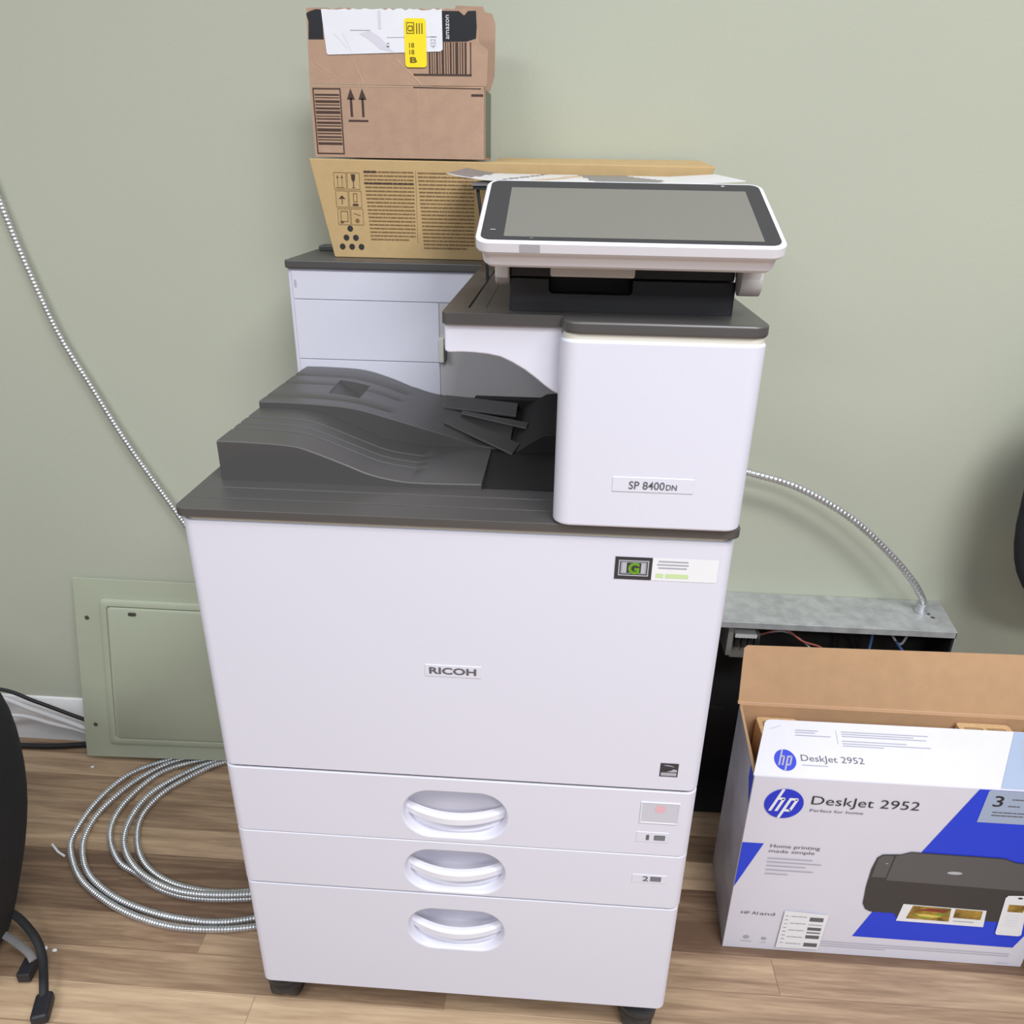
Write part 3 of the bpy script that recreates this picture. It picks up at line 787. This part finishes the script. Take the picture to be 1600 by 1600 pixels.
link_mesh('bottom_panel', prism_bm([(hx0+.01, HY+t_), (hx1-t_, HY+t_), (hx1-t_, HD-t_), (lx+t_, HD-t_)], 'z', .0005, .004), 'cardboard_inner', HB)
def slab(pts, th, name, m, parent, back=None):
    P = [Vector(p) for p in pts]; n = (P[1]-P[0]).cross(P[-1]-P[0]).normalized()*th
    bm = bmesh.new(); A = [bm.verts.new(p) for p in P]; B = [bm.verts.new(p+n) for p in P]
    f = bm.faces.new(A); f2 = bm.faces.new(B[::-1]); k = len(P)
    if back: f2.material_index = 1
    for i in range(k): bm.faces.new((A[i], A[(i+1) % k], B[(i+1) % k], B[i]))
    return link_mesh(name, bm, [m, back] if back else m, parent)
rf = slab([(.4305, HD, HZ+.0015), (.9050, HD, HZ+.0015), (.9050, .3870, .4760), (.4400, .3855, .4690), (.4345, .3840, .4640)][::-1], .003, 'rear_flap', 'cardboard_inner', HB)
link_mesh('rear_fold', prism_bm([(HD-.001, HZ-.001), (HD-.001, HZ+.003), (HD+.004, HZ+.003), (HD+.004, HZ-.001)], 'x', .4300, .906), 'cardboard_pale', HB)
fA_ = Vector((0, HY, HZ)); fU = Vector((0, .255-HY, .414-HZ)).normalized(); fN = Vector((0, -fU.z, fU.y))
def FL(u, v, d): return Vector((u, HY, HZ))+fU*v+fN*d
bm = bmesh.new(); pts = [(.4185, .001), (.9065, .001), (.9000, .091), (.4560, .0895), (.4500, .0880), (.4462, .0840)]
A = [bm.verts.new(FL(u, v, 0)) for u, v in pts]; B = [bm.verts.new(FL(u, v, -.003)) for u, v in pts]
bm.faces.new(A); f = bm.faces.new(B[::-1]); f.material_index = 1
for i in range(len(pts)): bm.faces.new((A[i], A[(i+1) % len(pts)], B[(i+1) % len(pts)], B[i]))
hf = link_mesh('front_flap', bm, ['box_print', 'cardboard_inner'], HB)
slab([(.4260, HY+.010, HZ-.004), (.4365, HD-.008, HZ-.004), (.4560, HD-.012, HZ-.085), (.4480, HY+.014, HZ-.085)], .003, 'side_flap', 'cardboard_inner', HB)
# prints on the front panel
hp = Print(plane_y(HY-.0003))
hp.poly([(.7455, .3740), (.6935, .2458), (.6256, .0470), (.8825, .0455), (.9065, .1130), (.9065, .3740)], 'hp_blue', 1)
hp.poly([(.4205, .2405), (.4534, .2405), (.4205, .1440)], 'hp_blue', 1)
hp.poly([(.7625, .3740), (.7590, .3720), (.7470+.010, .3110), (.9065, .3110), (.9065, .3740)], 'hp_banner', 3)
hp.text('3', .7705, .3435, .0140, .0205, 'ink_dark', 4, bold=.01)
for k, (a, b, z) in enumerate(((.796, .812, .357), (.793, .81, .344), (.774, .90, .331), (.774, .82, .325))): hp.greek(a, b, z, .0022, 'ink_grey', 4, seed=k)
hp.text('months of ink', .8180, .3440, .080, .016, 'ink_grey', 4)
# round logo
def logo(P, cx, cz, r, blue, white):
    P.circle(cx, cz, r, blue, 4, 40)
    k = r
    def s(u, v): return (cx+(u+.34*v)*k, cz+v*k)
    def bar(u0, u1, v0, v1): P.poly([s(u0, v0), s(u1, v0), s(u1, v1), s(u0, v1)], white, 5)
    bar(-.56, -.40, -.52, .98)          # stem of h, runs to the rim
    bar(-.40, -.13, .26, .42); bar(-.24, -.08, -.52, .34)
    bar(.10, .26, -.98, .42)            # stem of p, runs to the rim
    bar(.26, .54, .26, .42); bar(.26, .54, -.52, -.36); bar(.44, .60, -.44, .34)
logo(hp, .4705, .3245, .0290, 'hp_logo', 'sticker_white')
hp.text('DeskJet 2952', .5105, .3265, .1580, .0165, 'ink_dark', 4, bold=-.004)
hp.text('Perfect for home', .5110, .3120, .0790, .0052, 'ink_grey', 4)
hp.text('Home printing', .4640, .2340, .0760, .0068, 'ink_grey', 4).text('made simple', .4635, .2235, .0700, .0062, 'ink_grey', 4)
for k, (b, z) in enumerate(((.533, .2100), (.548, .2020), (.525, .1940), (.538, .1850), (.500, .1765))): hp.rect(.4640, z, b, z+.0018, 'ink_light', 4)
hp.text('HP AI', .4400, .0830, .0270, .0065, 'ink_grey', 4).text('and', .4700, .0830, .0240, .0065, 'ink_grey', 4)
hp.circle(.4560, .0285, .0050, 'ink_light', 4, sy=.8).circle(.4850, .0275, .0042, 'ink_light', 4, sy=.8)
hp.rect(.4470, .0185, .4660, .0195, 'ink_light', 4).rect(.4790, .0175, .4900, .0185, 'ink_light', 4)
for k in range(3): hp.rect(.5790, .0300-.0052*k, .8810 if k < 2 else .684, .0312-.0052*k, 'ink_light', 4)
hp.rect(.8640, .0080, .8850, .0086, 'ink_light', 4)
# pictured inkjet printer
body = [(.6330, .1130), (.6270, .1250), (.6245, .1627), (.6250, .2020), (.6290, .2270), (.6360, .2340), (.6628, .2365), (.6769, .2430), (.8171, .2415), (.8345, .2345), (.9065, .2300), (.9065, .1080), (.8261, .1030), (.6830, .1010), (.6800, .1080), (.6419, .1080)]
hp.poly(body, 'print_dark', 5)
hp.poly([(.6515, .1800), (.9065, .1740), (.9065, .2290), (.8345, .2325), (.8171, .2395), (.6769, .2412), (.6560, .2330)], 'print_mid', 6)
hp.poly([(.6280, .1850), (.6500, .1850), (.6530, .2320), (.6370, .2325), (.6305, .2250)], 'print_mid', 6)
hp.circle(.7510, .2045, .0115, 'sticker_silver', 7, sy=.28)
hp.rect(.6440, .215, .6475, .2165, 'sticker_silver', 7)
hp.poly([(.6895, .1305), (.8193, .1275), (.8235, .0900), (.6860, .0915)], 'sticker_white', 7)
hp.poly([(.7050, .1285), (.7647, .1272), (.7674, .0975), (.6999, .0988)], 'photo_food', 8)
hp.poly([(.7060, .1150), (.7300, .1250), (.7600, .1230), (.7550, .1170), (.7280, .1190)], 'photo_red', 9)
hp.poly([(.7060, .1060), (.7350, .1010), (.7620, .1150), (.7500, .1150), (.7300, .1070)], 'photo_green', 9)
hp.poly([(.7120, .1110), (.7330, .1120), (.7560, .1080), (.7400, .1040), (.7200, .1060)], 'photo_yellow', 10)
hp.poly([(.7715, .1270), (.8140, .1260), (.8150, .1060), (.7720, .1070)], 'photo_food', 8); hp.rect(.7740, .0985, .8060, .1005, 'ink_light', 8)
hp.poly([(.8400, .1590), (.8430, .1640), (.8700, .1660), (.8750, .1600), (.8860, .0780), (.8820, .0750), (.8480, .0755), (.8452, .0790)], 'sticker_white', 9)
hp.circle(.8620, .1600, .004, 'ink_dark', 10, sy=.5)
hp.poly([(.8490, .1450), (.8740, .1450), (.8745, .1290), (.8500, .1290)], 'photo_food', 10)
for k in range(5): hp.rect(.8490+.001*k, .121-.006*k, .872, .1225-.006*k, 'crease', 10)
hp.build('printed_artwork', fpnl)
# shipping label stuck over the print (its square code left blank)
sl = Print(plane_y(HY-.0029)); sl.poly([(.5060, .0110), (.5750, .0125), (.5790, .0950), (.5080, .0990)], 'sticker_white', 1)
for z, h in ((.0780, .0095), (.0690, .0022), (.0570, .0070), (.0500, .0030), (.0375, .0080), (.0180, .0090)): sl.rect(.5500, z, .5720, z+h, 'ink_light' if h < .003 else 'ink_grey', 2)
for k in range(8): sl.greek(.5110, .5165, .0860-.009*k, .0024, 'ink_light', 2, seed=k)
for k in range(5): sl.greek(.5200, .5450, .0860-.016*k, .0022, 'ink_light', 2, seed=20+k)
sl.build('shipping_label', fpnl)
# prints on the standing flap
fq = Print(lambda u, v, d: FL(u, v, d+.0002))
logo(fq, .4685, .0262, .0162, 'hp_logo', 'ink_light')
fq.text('DeskJet 2952', .4925, .0265, .0930, .0095, 'ink_grey', 2).rect(.4925, .0195, .5310, .0208, 'ink_light', 2)
for k, (a, b, v) in enumerate(((.491, .525, .0735), (.490, .520, .0700), (.4895, .543, .0655))): fq.rect(a, v, b, v+.0014, 'ink_light', 2)
for k, (a, b, v) in enumerate(((.5600, .690, .0745), (.5600, .668, .0710), (.5600, .686, .0675), (.5590, .655, .0600), (.5590, .69, .0560), (.559, .62, .0525))): fq.rect(a, v, b, v+.0014, 'ink_light', 2)
fq.rect(.5520, .055, .5526, .077, 'ink_light', 2)
fq.line(.452, .0740, .470, .0800, .0005, 'ink_light', 2)
for k in range(9): x = .56+.028*k; fq.line(x+.010+.05, .0640, x+.030+.05, .0800, .0006, 'crease', 2)
fq.poly([(.7760, .0020), (.9060, .0020), (.8995, .0900), (.8230, .0900)], 'hp_banner', 3)
for k in range(12): fq.rect(.8160+.001*k, .030+.0042*k, .893, .0312+.0042*k, 'ink_light', 4)
fq.build('printed_artwork', hf)
# blue corner printed on the left panel
dn = Vector((lx-hx0-.0035, HD-HY, 0)).normalized(); nn = Vector((-dn.y, dn.x, 0))
lq = Print(lambda u, v, d: Vector((hx0+.0035, HY+.0002, 0))+dn*u+nn*(d+.0002)+Vector((0, 0, v)))
lq.poly([(.004, .315), (.030, .345), (.030, .368), (.004, .368)], 'hp_blue', 1)
lq.build('printed_artwork', lp)

# moulded pulp inserts in the carton
def pulp(x0, x1, ya, yb, zt, label):
    b = prism_bm(rrect(x0, x1, ya, yb, .006), 'z', .06, zt)
    o = link_mesh('pulp_insert', b, 'pulp', None, bevel=.003)
    ORG[o.name] = Vector((0, 0, 0))
    n = 2; wd = (x1-x0-.012)/n
    for i in range(n):
        xa = x0+.008+wd*i
        boolean(o, prism_bm(rrect(xa, xa+wd-.006, ya+.008, yb-.010, .004), 'z', zt-.05, zt+.01))
    tag(o, label, 'packaging', 'pulp inserts inside the open carton')
pulp(.4600, .5270, .2300, .3440, .3560, 'moulded tan pulp insert at the left end of the open carton')
pulp(.7850, .8700, .2400, .3440, .3660, 'moulded tan pulp insert farther right inside the open carton')

# ================================================================== ELECTRICAL ENCLOSURE
EB = thing('breaker_enclosure', (.6, .54, 0), 'open galvanised breaker panel box standing on the floor behind the carton', 'electrical box')
e0, e1, ez = .3500, .8330, .4550; ey = .4800; eb = WY-.001-.012
bm = bmesh.new(); t_ = .0016
link_mesh('top_plate', prism_bm([(e0, ey), (e1-.004, ey), (e1+.012, WY-.001), (e0, WY-.001)], 'z', ez-t_, ez), 'galvanised', EB, bevel=.0005)
box_bm(e0, e1-.004, ey, ey+.0015, ez-.012, ez-t_, bm); link_mesh('top_lip', bm, 'galvanised', EB)
bm = bmesh.new(); box_bm(e0, e0+t_, ey, eb, .0, ez-t_, bm); link_mesh('side_plate', bm, 'galvanised', EB)
link_mesh('side_plate', prism_bm([(e1-.006, ey), (e1-.0045, ey), (e1+.008, eb), (e1+.006, eb)], 'z', 0, ez-t_), 'galvanised', EB)
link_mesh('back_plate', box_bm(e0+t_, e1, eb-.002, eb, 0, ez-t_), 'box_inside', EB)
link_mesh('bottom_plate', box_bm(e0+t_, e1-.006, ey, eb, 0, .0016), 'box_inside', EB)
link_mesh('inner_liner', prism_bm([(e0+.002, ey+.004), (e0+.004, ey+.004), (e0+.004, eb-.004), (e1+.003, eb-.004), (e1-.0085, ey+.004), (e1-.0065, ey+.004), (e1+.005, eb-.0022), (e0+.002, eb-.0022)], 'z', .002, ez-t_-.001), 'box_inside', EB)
link_mesh('mounting_rail', box_bm(.434, .444, ey+.012, eb-.004, .375, ez-.016), 'breaker', EB, bevel=.001)
link_mesh('mounting_rail', box_bm(.384, .446, ey+.008, ey+.012, .255, .262), 'black_plastic', EB)
br = bmesh.new(); box_bm(.448, .500, .515, .560, .355, .41, br)
bk = link_mesh('breaker_block', br, 'breaker', EB, bevel=.002)
for k in range(4):
    link_mesh('breaker_switch', box_bm(.452+.012*k, .460+.012*k, .505, .516, .385, .403), 'box_inside', bk, bevel=.001)
link_mesh('terminal_strip', box_bm(.448, .488, .495, .515, .412, .420), 'wire_white', bk, bevel=.001)
def wire(pts, m, r=.0018): link_mesh('wire', tube_bm(catmull(pts, 8), r, 8), m, EB, smooth=True)
wire([(.500, .52, .405), (.535, .50, .432), (.570, .495, .412), (.615, .50, .392), (.66, .51, .33)], 'wire_red')
wire([(.500, .53, .400), (.540, .505, .424), (.585, .50, .398), (.62, .51, .35)], 'wire_white', .0015)
wire([(.715, .55, .43), (.708, .53, .405), (.703, .52, .375), (.70, .52, .33)], 'wire_blue', .0024)
wire([(.735, .55, .44), (.745, .53, .410), (.760, .52, .402), (.785, .545, .448)], 'wire_white', .0022)
wire([(.748, .52, .405), (.765, .515, .385), (.79, .51, .36)], 'wire_blue', .0024)
wire([(.60, .55, .42), (.64, .53, .415), (.68, .54, .40), (.70, .55, .36)], 'cord_black', .003)
wire([(.53, .55, .44), (.60, .54, .43), (.65, .55, .41), (.66, .55, .35)], 'cord_black', .003)
lk = link_mesh('connector', lathe_bm([(.0075, 0), (.0115, .0005), (.0115, .005), (.0095, .006), (.0095, .015), (.0105, .016), (.0105, .019), (.0075, .020)], (.7920, .5480, ez), seg=12), 'steel', EB, smooth=True, autosmooth=30)
link_mesh('knockout', lathe_bm([(.004, -.0003), (.004, .0004)], (.806, .528, ez), seg=14), 'screw', EB)
link_mesh('bonnet_screw', lathe_bm([(.0025, 0), (.0025, .002), (.001, .003)], (.803, .538, ez), seg=10), 'screw', EB, smooth=True)

# armoured cables
o = link_mesh('armoured_cable', armoured_bm([(.7920, .5480, ez+.012), (.7890, .5440, .4810), (.7768, .5370, .4990), (.7566, .5350, .5260), (.7051, .5350, .5782), (.6256, .5350, .6435), (.5285, .5350, .6960), (.44, .5350, .7213), (.365, .5600, .7300), (.290, .5770, .7250), (.180, .5775, .690), (.05, .5775, .60)], .0066, .0078), 'steel', smooth=True, autosmooth=80)
tag(o, 'armoured steel cable arching from behind the printer into the breaker box', 'cable')
o = link_mesh('armoured_cable', armoured_bm([(-.8600, .5800, 1.360), (-.8350, .5800, 1.220), (-.8200, .5790, 1.130), (-.7990, .5780, 1.0270), (-.7700, .5770, .9170), (-.7320, .5760, .8270), (-.6830, .5750, .7150), (-.6190, .5740, .5920), (-.5600, .5680, .4900), (-.5000, .5610, .4250), (-.4350, .5640, .360), (-.3500, .5765, .290), (-.2000, .5775, .190)], .0056, .0060), 'steel', smooth=True, autosmooth=80)
tag(o, 'long armoured steel cable running steeply down the left side of the wall', 'cable')
co = {
 'a': [(-.02, .45), (-.12, .530), (-.32, .558), (-.55, .560), (-.66, .547), (-.7099, .5279), (-.7693, .4787), (-.7943, .4011), (-.7917, .3193), (-.7713, .2754), (-.7211, .2224), (-.6502, .1814), (-.5789, .1553), (-.5105, .1422), (-.444, .1425), (-.383, .1508), (-.28, .175), (-.12, .215), (-.03, .30), (-.02, .37)],
 'b': [(-.04, .45), (-.13, .515), (-.32, .543), (-.52, .556), (-.63, .545), (-.6916, .5254), (-.7427, .4678), (-.7705, .3944), (-.7725, .3366), (-.7560, .2870), (-.7130, .2340), (-.6450, .1930), (-.5720, .1690), (-.4980, .1575), (-.4200, .1590), (-.30, .192), (-.14, .235), (-.05, .31), (-.04, .38)],
 'c': [(-.06, .44), (-.14, .498), (-.32, .528), (-.50, .545), (-.58, .545), (-.6464, .5292), (-.7052, .4896), (-.7329, .4234), (-.7362, .3637), (-.7160, .3120), (-.6720, .2640), (-.6273, .2420), (-.5653, .2120), (-.5009, .2000), (-.4097, .2050), (-.30, .228), (-.15, .262), (-.07, .32), (-.06, .38)],
 'd': [(-.08, .43), (-.15, .484), (-.32, .514), (-.45, .545), (-.54, .548), (-.6053, .5325), (-.6606, .4838), (-.6898, .4182), (-.6960, .3550), (-.6780, .2960), (-.6300, .2450), (-.5653, .2120), (-.5009, .1990), (-.4097, .2040), (-.30, .228), (-.15, .262), (-.07, .32), (-.06, .38)],
 'e': [(-.10, .43), (-.16, .470), (-.32, .500), (-.42, .535), (-.52, .543), (-.5892, .528), (-.6431, .4759), (-.6747, .4281), (-.6838, .3679), (-.6595, .3067), (-.6172, .2585), (-.5546, .2260), (-.4841, .2140), (-.4181, .2177), (-.30, .244), (-.16, .280), (-.11, .33), (-.10, .38)]}
zz = {'a': .0068, 'b': .0070, 'c': .0068, 'd': .0075, 'e': .0080}
bm = bmesh.new()
for k, pts in co.items(): armoured_bm([(x, y, zz[k]+(.0115 if k == 'd' and i > 6 else 0)) for i, (x, y) in enumerate(pts)], .0060, .0052, bm, 8)
o = link_mesh('cable_coil', bm, 'steel', smooth=True, autosmooth=80)
tag(o, 'loose coil of armoured steel cable on the wood floor left of the printer', 'cable')

# ================================================================== PANEL COVER leaning on the wall
PC = thing('panel_cover', (-.70, .56, 0), 'sage green metal breaker panel cover leaning against the wall', 'panel cover')
cBL, cBR, cTL, cTR = Vector((-.8815, .5220, .0145)), Vector((-.4700, .5340, .0145)), Vector((-.8600, .5835, .4230)), Vector((-.4480, .5835, .4210))
cn = (cBR-cBL).cross(cTL-cBL).normalized()
if cn.y > 0: cn = -cn
def CV(u, v, d): return (cBL*(1-u)+cBR*u)*(1-v)+(cTL*(1-u)+cTR*u)*v+cn*d
def cv_prism(levels, name, m, parent, **k):
    bm = bmesh.new(); rings = [[bm.verts.new(CV(*p, d)) for p in poly] for poly, d in levels]; n = len(rings[0])
    bm.faces.new(rings[0]); bm.faces.new(rings[-1][::-1])
    for A, B in zip(rings, rings[1:]):
        for i in range(n): bm.faces.new((A[i], A[(i+1) % n], B[(i+1) % n], B[i]))
    return link_mesh(name, bm, m, parent, **k)
cv_prism([(rrect(0, 1, 0, 1, .004), 0), (rrect(0, 1, 0, 1, .004), .0035)], 'cover_plate', 'cover_green', PC, bevel=.0008)
def cr(i, r=.03): return rrect(.135+i, .865-i, .085+i, .900-i, r, 5)
cv_prism([(cr(0, .02), .003), (cr(.002, .02), .009), (cr(.012, .02), .0115), (cr(.035, .02), .0115), (cr(.038, .02), .0075)], 'door_frame', 'cover_green', PC, bevel=.0012)
dr = cv_prism([(cr(.040, .02), .003), (cr(.040, .02), .0105), (cr(.047, .02), .0125)], 'cover_door', 'cover_green', PC, bevel=.001)
cv_prism([(rrect(.285, .325, .822, .840, .008), .012), (rrect(.285, .325, .822, .840, .008), .0150)], 'latch', 'screw', dr, bevel=.0008)
for u, v in ((.06, .79), (.06, .19), (.94, .79), (.94, .19)):
    c = CV(u, v, .0035); bm = bmesh.new()
    ring = [bm.verts.new(c+.0042*(math.cos(a)*Vector((1, 0, 0))+math.sin(a)*Vector((0, .12, .99)))+cn*.0012) for a in [k*math.pi/6 for k in range(12)]]
    ring2 = [bm.verts.new(c+.0048*(math.cos(a)*Vector((1, 0, 0))+math.sin(a)*Vector((0, .12, .99)))) for a in [k*math.pi/6 for k in range(12)]]
    bm.faces.new(ring); bm.faces.new(ring2)
    for i in range(12): bm.faces.new((ring[i], ring[(i+1) % 12], ring2[(i+1) % 12], ring2[i]))
    link_mesh('screw', bm, 'screw', PC)

# ================================================================== CORDS by the baseboard
def cord(pts, r, m, label, name='power_cord'):
    o = link_mesh(name, tube_bm(catmull(pts, 10), r, 10), m, smooth=True, autosmooth=80); tag(o, label, 'cord'); return o
cord([(-1.30, .47, .205), (-1.18, .50, .185), (-1.0606, .54, .1650), (-.9834, .545, .1320), (-.90, .555, .0850), (-.80, .566, .035), (-.70, .566, .008)], .0040, 'cord_black', 'thin black cord drooping across the white baseboard, higher of the two black ones')
cord([(-1.30, .48, .150), (-1.18, .50, .150), (-1.070, .535, .148), (-1.000, .545, .112), (-.90, .555, .0600), (-.82, .552, .026), (-.70, .560, .0240)], .0055, 'cord_white', 'white cord drooping in front of the baseboard, left of the green panel cover')
cord([(-1.40, .50, .008), (-1.25, .520, .010), (-1.110, .535, .0800), (-1.035, .545, .0920), (-.965, .552, .068), (-.90, .558, .045), (-.80, .550, .0065)], .0045, 'cord_white', 'grey white cord looping low against the white baseboard')
cord([(-1.40, .52, .0065), (-1.20, .535, .0065), (-1.08, .545, .0065), (-.98, .550, .0070), (-.90, .562, .0068), (-.80, .571, .0068)], .0062, 'cord_black', 'thick black cord lying on the floor along the baseboard')

# ================================================================== BAG at the left edge
BG = thing('backpack', (-.87, .06, 0), 'black padded fabric backpack standing on the floor at the left edge', 'bag')
bx, by = -.925, .06
prof = [(0.0, .080), (.004, .145), (.03, .168), (.08, .186), (.14, .207), (.20, .227), (.27, .246), (.34, .258), (.41, .262), (.46, .258), (.51, .240), (.56, .200), (.595, .140), (.61, .070), (.615, .01)]
def bag_r(z):
    for (a, b), (c, d) in zip(prof, prof[1:]):
        if a <= z <= c: return b+(d-b)*(z-a)/(c-a)
    return .01
bm = bmesh.new(); rings = []
for z, hw in prof:
    ring = []
    for k in range(40):
        a = 2*math.pi*k/40; c, s = math.cos(a), math.sin(a)
        ring.append(bm.verts.new((bx+hw*math.copysign(abs(c)**.75, c), by+.62*hw*math.copysign(abs(s)**.75, s), z+.001)))
    rings.append(ring)
for A, B in zip(rings, rings[1:]):
    for k in range(40): bm.faces.new((A[k], A[(k+1) % 40], B[(k+1) % 40], B[k]))
bm.faces.new(rings[0]); bm.faces.new(rings[-1][::-1])
bag = link_mesh('bag_body', bm, 'black_fabric', BG, smooth=True, autosmooth=80)
sub = bag.modifiers.new('sub', 'SUBSURF'); sub.levels = 1; sub.render_levels = 1
link_mesh('piping', tube_bm(catmull([(bx+1.0*hw*math.cos(.55)**.75, by-.62*hw*math.sin(.55)**.75-.002, z) for z, hw in prof[2:-2]], 5), .0045, 8), 'black_web', BG, smooth=True)
# hanging strap with buckle and zip pull
st = link_mesh('strap', tube_bm(catmull([(-.790, .110, .075), (-.745, .100, .066), (-.705, .080, .050), (-.682, .060, .036), (-.668, .040, .030), (-.655, .020, .028), (-.645, .002, .020)], 8), .0065, 8, flat=.45), 'black_web', BG, smooth=True)
link_mesh('strap', tube_bm(catmull([(-.790, .085, .055), (-.745, .075, .048), (-.705, .060, .038), (-.690, .050, .032)], 8), .0060, 8, flat=.4), 'grey_web', BG, smooth=True)
def small(c, sx, sy, sz, rot, name, m, parent, bev):
    b = box_bm(-sx, sx, -sy, sy, -sz, sz); b.transform(Matrix.Translation(c) @ Matrix.Rotation(rot, 4, 'Z')); return link_mesh(name, b, m, parent, bevel=bev, seg=3)
small(Vector((-.698, .044, .019)), .010, .016, .009, .15, 'buckle', 'black_plastic', BG, .002)
small(Vector((-.641, -.010, .0135)), .0125, .022, .010, .35, 'zip_pull', 'black_plastic', BG, .006)

# ================================================================== OFFICE CHAIR, its backrest just reaching into the frame at the right
OC = thing('office_chair', (1.22, .10, 0), 'black office chair cut off by the right edge, its backrest rim near the wall', 'chair')
bm = bmesh.new(); rings = []
for i in range(25):
    a = -math.pi/2+math.pi*i/24; zc = math.copysign(abs(math.sin(a))**.7, math.sin(a)); q = max(abs(math.cos(a)), .02)**.55
    rings.append([bm.verts.new((1.112+.270*q*math.copysign(abs(math.cos(t))**.6, math.cos(t)), .44+.035*q*math.copysign(abs(math.sin(t))**.8, math.sin(t))+.02*zc, .735+.215*zc)) for t in [2*math.pi*k/32 for k in range(32)]])
for A, B in zip(rings, rings[1:]):
    for k in range(32): bm.faces.new((A[k], A[(k+1) % 32], B[(k+1) % 32], B[k]))
bm.faces.new(rings[0]); bm.faces.new(rings[-1][::-1])
link_mesh('backrest', bm, 'black_fabric', OC, smooth=True, autosmooth=80)
link_mesh('seat', prism_bm(rrect(.96, 1.46, -.14, .36, .09), 'z', .43, .50), 'black_fabric', OC, bevel=.02, seg=4)
link_mesh('back_support', tube_bm(catmull([(1.20, .10, .42), (1.19, .34, .41), (1.17, .455, .46), (1.15, .475, .62)], 6), .018, 10), 'black_plastic', OC, smooth=True)
link_mesh('gas_post', lathe_bm([(.025, .10), (.025, .26), (.015, .26), (.015, .43)], (1.20, .10, 0), seg=18), 'black_plastic', OC, smooth=True)
for k in range(5):
    a = math.radians(20+72*k); dx, dy = math.cos(a), math.sin(a)
    link_mesh('base_leg', tube_bm([(1.20, .10, .11), (1.20+.15*dx, .10+.15*dy, .10), (1.20+.27*dx, .10+.27*dy, .075)], .02, 8, radii=[.024, .02, .014]), 'black_plastic', OC, smooth=True)
    link_mesh('wheel', lathe_bm([(.008, -.018), (.026, -.016), (.029, 0), (.026, .016), (.008, .018)], (1.20+.27*dx, .10+.27*dy, .0292), 'x', 16), 'black_plastic', OC, smooth=True)

# ================================================================== litter on the floor
o = link_mesh('cable_tie', tube_bm([(-.822, .296, .0025), (-.800, .280, .0022), (-.783, .272, .0025)], .0022, 6), 'paper_white', smooth=True)
tag(o, 'short white plastic strip on the floor left of the cable coil', 'scrap')
def crumb(x, y, r, label):
    b = bmesh.new(); bmesh.ops.create_icosphere(b, subdivisions=1, radius=r)
    for v in b.verts: v.co = Vector((v.co.x*1.4*(1+random.uniform(-.2, .2)), v.co.y*(1+random.uniform(-.2, .2)), v.co.z*.5+r*.45))+Vector((x, y, 0))
    o = link_mesh('paper_scrap', b, 'paper_white'); tag(o, label, 'scrap', 'white crumbs on the floor')
crumb(-.688, .090, .0035, 'tiny white crumb on the floor right of the backpack')
crumb(-.862, .501, .0035, 'tiny white crumb on the floor below the green panel cover')
crumb(-.706, .092, .0038, 'tiny white crumb touching the backpack strap')
